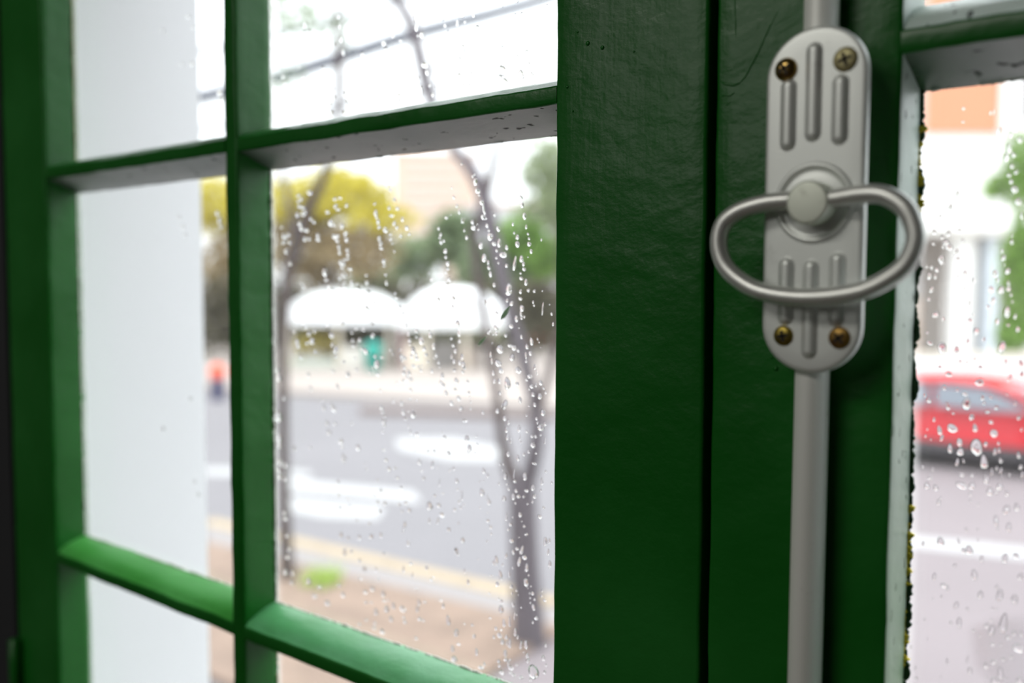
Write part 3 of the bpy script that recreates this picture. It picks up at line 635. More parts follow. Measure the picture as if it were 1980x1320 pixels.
s = Spot('traffic_barrel', 1048, 668, 'soft red rounded object near the right edge of the middle pane', 'barrel')
MB().lathe([(0.3, 0), (0.55, 0.1), (0.5, 0.45), (0.35, 0.85), (0.1, 0.95)], 20, 'z').build('body', mat('red_plastic', (0.80, 0.06, 0.07), 0.5), s.root, smooth=True)
# trees across the street
def fartree(px, py, label, trunk, clouds, size, seed):
    g = gnd(px, py); r = empty('tree', g); tag(r, label, 'tree', 'trees beyond the stalls')
    q = tubepx(MB(), [(px, py, trunk), (px+2, (py+520)/2, trunk*0.8), (px-3, 500, trunk*0.6), (px+5, 420, trunk*0.3)], g.y, 8)
    unparented(q, 'trunk', bark, r, smooth=True)
    for i, (mt, blobs, n) in enumerate(clouds):
        q = leafcloud([blobpx(b_[0], b_[1], g.y+(b_[4] if len(b_) > 4 else 0), b_[2], b_[3], b_[2]*b_[3], 1.6) for b_ in blobs], size, n, seed+i)
        q.v = [tuple(Vector(v)-r.location) for v in q.v]; cloudmesh('foliage', q, mt, r)
fartree(640, 705, 'yellow green tree with brown lower crown above the left stall', 16,
        [(lf_yellow, [(600, 395, 150, 120), (690, 385, 150, 110), (650, 350, 120, 60), (420, 400, 140, 150), (500, 390, 130, 140), (740, 420, 70, 80)], 5200),
         (lf_olive, [(600, 490, 190, 150), (700, 480, 150, 140), (440, 520, 130, 160), (560, 440, 100, 80)], 4200)], 0.16, 40)
fartree(860, 668, 'dark green tree behind the middle stall and marquee', 10, [(lf_dark, [(870, 470, 120, 110), (800, 500, 100, 100), (940, 520, 120, 120), (880, 430, 60, 60), (720, 545, 110, 80), (985, 560, 100, 100)], 4200)], 0.22, 60)
fartree(1010, 672, 'bright green leafy tree at the right of the middle pane', 8, [(lf_bright, [(1012, 455, 90, 110), (1060, 500, 90, 100), (985, 500, 60, 80)], 2200), (lf_dark, [(1010, 530, 110, 90)], 900)], 0.18, 80)
fartree(1085, 680, 'tall pale green tree hanging in from the upper right', 8, [(lf_pale, [(1060, 330, 90, 150), (1090, 400, 90, 180), (1040, 405, 50, 70)], 1700)], 0.2, 90)

g = gnd(760, 694); hd = empty('hedge', g); tag(hd, 'long dark olive hedge behind the white stalls', 'hedge')
a_, b2_ = gnd(380, 694), gnd(1090, 694); n_ = 34; rw = (b2_-a_)/n_
q = leafcloud([(a_+rw*(i+0.5)+Vector((0, 0, 1.6)), rw.length*0.7, 0.9, 1.6, 1) for i in range(n_)], 0.2, 7500, 123)
q.v = [tuple(Vector(v)-g) for v in q.v]; cloudmesh('foliage', q, leafmat('hedge_leaves', (0.13, 0.12, 0.07), 0.4), hd)
me = None
for i in range(0, n_, 3):
    if me is None: o = MB().sweep([(0, 0, 0), (0.03, 0, 0.9), (-0.02, 0, 1.9)], [0.08, 0.06, 0.03], 6).build('stem', bark, hd, smooth=True); me = o.data
    else: o = link('stem', me, None, hd)
    o.location = a_+rw*(i+0.5)-g

# beige tower block far behind
def far(px, top, axial, name, label, cat):
    r = ray(px, 660); p = Vector((0, -D, ZC))+r*(axial/FPX); o = empty(name, (p.x, p.y, 0), YAW); tag(o, label, cat); return o, axial/FPX
o, k = far(845, 300, 130, 'tower_block', 'peach beige tower block rising behind the yellow tree', 'building')
tw = mat('peach_render', (0.60, 0.46, 0.37), 0.8); tw2 = mat('grey_block_render', (0.55, 0.56, 0.58), 0.8)
zt = ZC+(548-300)*k
MB().box(-82*k, 68*k, 0, 12, 0, zt).build('wall', tw, o)
for i in range(7):
    z = zt-(i+0.6)*23*k; MB().box(-60*k, 50*k, -0.25, 0.02, z-7*k, z+2*k).build('window', mat('facade_window', (0.60, 0.52, 0.47), 0.5), o)
MB().box(-86*k, 72*k, -0.3, 12.3, zt, zt+3*k).build('roof', mat('pale_parapet', (0.8, 0.76, 0.72), 0.8), o)
o, k = far(950, 380, 100, 'grey_building', 'low grey building behind the dark green tree', 'building')
MB().box(-70*k, 190*k, 0, 14, 0, ZC+(548-400)*k).build('wall', tw2, o); MB().box(-74*k, 194*k, -0.4, 14.4, ZC+(548-400)*k, ZC+(548-394)*k).build('roof', tw, o)
for i in range(4): MB().box((-50+i*55)*k, (-25+i*55)*k, -0.1, 0.05, ZC+60*k, ZC+110*k).build('window', darkp, o)

# building across the street, right pane
s = Spot('white_building', 1850, 700, 'white building with peach upper panel and columned porch across the street', 'building')
bw = mat('white_facade', (0.84, 0.84, 0.83), 0.8, var=0.02); peach = mat('peach_orange_panel', (0.62, 0.27, 0.15), 0.7, var=0.03)
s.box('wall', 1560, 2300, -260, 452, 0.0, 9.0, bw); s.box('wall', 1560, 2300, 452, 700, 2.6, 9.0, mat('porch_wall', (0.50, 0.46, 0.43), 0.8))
s.box('panel', 1640, 1912, -120, 262, -0.12, -0.002, peach)
s.box('panel', 1913, 1950, -200, 262, -0.22, -0.002, bw)
wf = s.box('window', 1956, 2050, 110, 238, -0.06, -0.002, mat('grey_window_glass', (0.13, 0.12, 0.13), 0.2)); s.box('window_frame', 1950, 1957, 105, 243, -0.1, -0.001, bw)
s.box('beam', 1560, 2300, 444, 458, -0.3, 0.2, mat('grey_beam_paint', (0.62, 0.60, 0.57), 0.8))  # grey eave beam above the porch
for x0, x1, m in ((1838, 1880, bw), (1902, 1926, mat('blue_grey_column', (0.62, 0.68, 0.74), 0.7)), (1690, 1730, bw), (1990, 2020, bw)): s.box('column', x0, x1, 458, 700, 0.0, 0.7, m)
s.box('door', 1782, 1834, 575, 700, 2.45, 2.61, mat('tan_door', (0.60, 0.38, 0.22), 0.6)); s.box('shutter', 1775, 1830, 462, 575, 2.4, 2.61, mat('brown_shutter', (0.26, 0.20, 0.17), 0.7))
wl = empty('boundary_wall', gnd(1850, 800), YAW); tag(wl, 'low white boundary wall behind the red car', 'wall')
kk = mpp(wl.location); MB().box(-300*kk, 300*kk, 0, 0.25, 0, (800-690)*kk).build('wall', bw, wl); MB().box(-302*kk, 302*kk, -0.04, 0.29, (800-690)*kk, (800-684)*kk).build('coping', cream, wl)
fr = empty('shrub', gnd(1975, 720)); tag(fr, 'tall bright green shrub at the right edge of the right pane', 'shrub')
q = leafcloud([blobpx(1975, 330, fr.location.y, 80, 170, 1.0, 0.6), blobpx(1985, 520, fr.location.y, 110, 260, 2.0, 0.6), blobpx(1960, 640, fr.location.y, 70, 100, 0.7, 0.6), blobpx(1925, 360, fr.location.y, 50, 60, 0.2, 0.5)], 0.16, 2600, 77)
q.v = [tuple(Vector(v)-fr.location) for v in q.v]; cloudmesh('foliage', q, lf_bright, fr)
unparented(tubepx(MB(), [(1978, 720, 8), (1976, 600, 7), (1980, 450, 6), (1978, 340, 4)], fr.location.y, 6), 'stem', bark, fr, smooth=True)

# ================================================================== red car (side on, nose to the right)
red = mat('red_car_paint', (0.64, 0.008, 0.020), 0.3, coat=0.6); carglass = mat('car_window_glass', (0.16, 0.18, 0.21), 0.12); rubber = mat('tyre_rubber', (0.03, 0.03, 0.03), 0.8); hub = mat('alloy_wheel', (0.4, 0.4, 0.42), 0.35, metal=0.8)
car = empty('red_car', (-3.30, 15.6, 0.0)); car.scale = (1, 1, 0.93); tag(car, 'red hatchback car parked across the road seen in the right pane', 'car')
side = [(-2.02, 0.32), (-2.06, 0.62), (-1.98, 0.88), (-1.88, 1.02), (-1.60, 1.33), (-1.25, 1.44), (-0.40, 1.49), (0.15, 1.45), (0.45, 1.36), (1.05, 1.00), (1.30, 0.94), (1.80, 0.84), (2.03, 0.70), (2.08, 0.50), (2.05, 0.30)]
q = MB(); rows = []
for wv, sc, dz in ((-0.62, 0.93, 0.0), (-0.80, 0.985, 0.0), (-0.845, 1.0, 0.0), (0.845, 1.0, 0.0), (0.80, 0.985, 0.0), (0.62, 0.93, 0.0)): 
    row = []
    for (x, z) in side:
        tum = 0.0 if z < 0.95 else (z-0.95)/0.54
        yy = wv*(1-0.20*tum); row.append((x*(0.98+0.02*sc), yy, 0.3+(z-0.3)*(1 if abs(wv) < 0.7 else (0.985 if abs(wv) < 0.82 else 0.955))))
    rows.append(row)
n = len(side)
for r_ in rows: q.v += r_
for i in range(len(rows)-1):
    for j in range(n-1): q.f.append((i*n+j, i*n+j+1, (i+1)*n+j+1, (i+1)*n+j)); q.m.append(0)
q.f.append(tuple(range(n))); q.f.append(tuple((len(rows)-1)*n+j for j in range(n))); q.m += [0, 0]
for i in range(len(rows)-1): q.f.append((i*n, (i+1)*n, (i+1)*n+n-1, i*n+n-1)); q.m.append(0)
q.build('body', red, car, bevel=0.03)
def sidewin(name, pts, m, off=0.0, th=0.03):
    for sg in (-1, 1):
        q = MB(); k = len(pts)
        def yy(z, o): tum = 0 if z < 0.95 else (z-0.95)/0.54; return sg*(0.845*(1-0.20*tum)+o)
        q.v = [(x, yy(z, 0.012+off), z) for x, z in pts]+[(x, yy(z, -th), z) for x, z in pts]
        q.f = [tuple(range(k)), tuple(range(k, 2*k))[::-1]]+[(i, (i+1) % k, k+(i+1) % k, k+i) for i in range(k)]; q.m = [0]*(k+2); q.build(name, m, car)
sidewin('window', [(-1.48, 1.02), (-1.30, 1.30), (-0.72, 1.37), (-0.68, 1.02)], carglass)
sidewin('window', [(-0.60, 1.02), (-0.62, 1.375), (0.05, 1.35), (0.35, 1.24), (0.78, 1.02)], carglass)
q = MB(); q.v = [(1.07, -0.62, 1.02), (1.07, 0.62, 1.02), (0.52, 0.55, 1.36), (0.52, -0.55, 1.36), (1.03, -0.62, 0.99), (1.03, 0.62, 0.99), (0.48, 0.55, 1.33), (0.48, -0.55, 1.33)]
q.f = [(0, 1, 2, 3), (7, 6, 5, 4), (0, 4, 5, 1), (1, 5, 6, 2), (2, 6, 7, 3), (3, 7, 4, 0)]; q.m = [0]*6; q.build('windscreen', carglass, car)
MB().box(-2.0, 2.0, -0.86, 0.86, 0.22, 0.42).build('sill', mat('black_plastic_sill', (0.05, 0.045, 0.05), 0.6), car, bevel=0.03)
MB().box(1.95, 2.12, -0.80, 0.80, 0.28, 0.55).build('bumper', red, car, bevel=0.04); MB().box(-2.12, -1.95, -0.80, 0.80, 0.28, 0.58).build('bumper', red, car, bevel=0.04)
for sg in (-1, 1):
    MB().box(1.82, 2.07, sg*0.62-0.14, sg*0.62+0.14, 0.62, 0.78).build('headlight', mat('headlight_lens', (0.8, 0.8, 0.8), 0.1), car, bevel=0.03)
    MB().box(-2.07, -1.9, sg*0.66-0.1, sg*0.66+0.1, 0.75, 1.0).build('tail_light', mat('tail_light_lens', (0.4, 0.01, 0.01), 0.2), car, bevel=0.02)
    MB().box(0.72, 0.88, sg*0.93-0.08, sg*0.93+0.08, 1.0, 1.12).build('mirror', red, car, bevel=0.03)
    for x in (-0.55, 0.35): MB().box(x-0.1, x+0.06, sg*0.865-0.015, sg*0.865+0.015, 0.86, 0.89).build('door_handle', red, car)
    for x in (-1.28, 1.30):
        wh = MB().lathe([(0.19, -0.10), (0.29, -0.105), (0.315, -0.08), (0.315, 0.08), (0.29, 0.105), (0.19, 0.10)], 28, 'y').build('wheel', rubber, car, (x, sg*0.77, 0.315), smooth=True)
        MB().lathe([(0.2, -0.02), (0.18, sg*0.112), (0.06, sg*0.10), (0.02, sg*0.12)], 20, 'y').build('hub_cap', hub, wh)

# ================================================================== rain on the outer face of the panes
lfm = leafmat('fallen_leaf_green', (0.26, 0.40, 0.24), 0.1)
def leaflet(pts, label):                       # a small leaf stuck to the outside of the glass
    P = [at(px, py, TG1+0.0004) for px, py in pts]; o0 = P[0]; q = MB(); n = len(P); c = sum(P, Vector())/n-o0
    q.v = [tuple(p-o0) for p in P]+[tuple(p-o0+Vector((0, 0.0003, 0))) for p in P]+[tuple(c+Vector((0, 0.0009, 0)))]
    for i in range(n):
        j = (i+1) % n; q.f += [(i, n+i, n+j, j), (n+i, 2*n, n+j)]; q.m += [0, 0]
    q.f.append(tuple(range(n))); q.m.append(0)
    o = q.build('leaf', lfm, None, o0); tag(o, label, 'leaf')
leaflet([(967, 618.5), (968.5, 611), (974, 601), (980, 595.5), (985.5, 591.5), (986.2, 592), (983, 599), (980, 607), (975, 614)], 'larger slim green leaf stuck to the wet middle pane')
leaflet([(925, 668), (924.5, 664), (929, 658), (936, 652.5), (939.8, 650), (940, 651), (936, 658), (930, 665), (926.5, 668.4)], 'smaller pale green leaf stuck lower left on the middle pane')
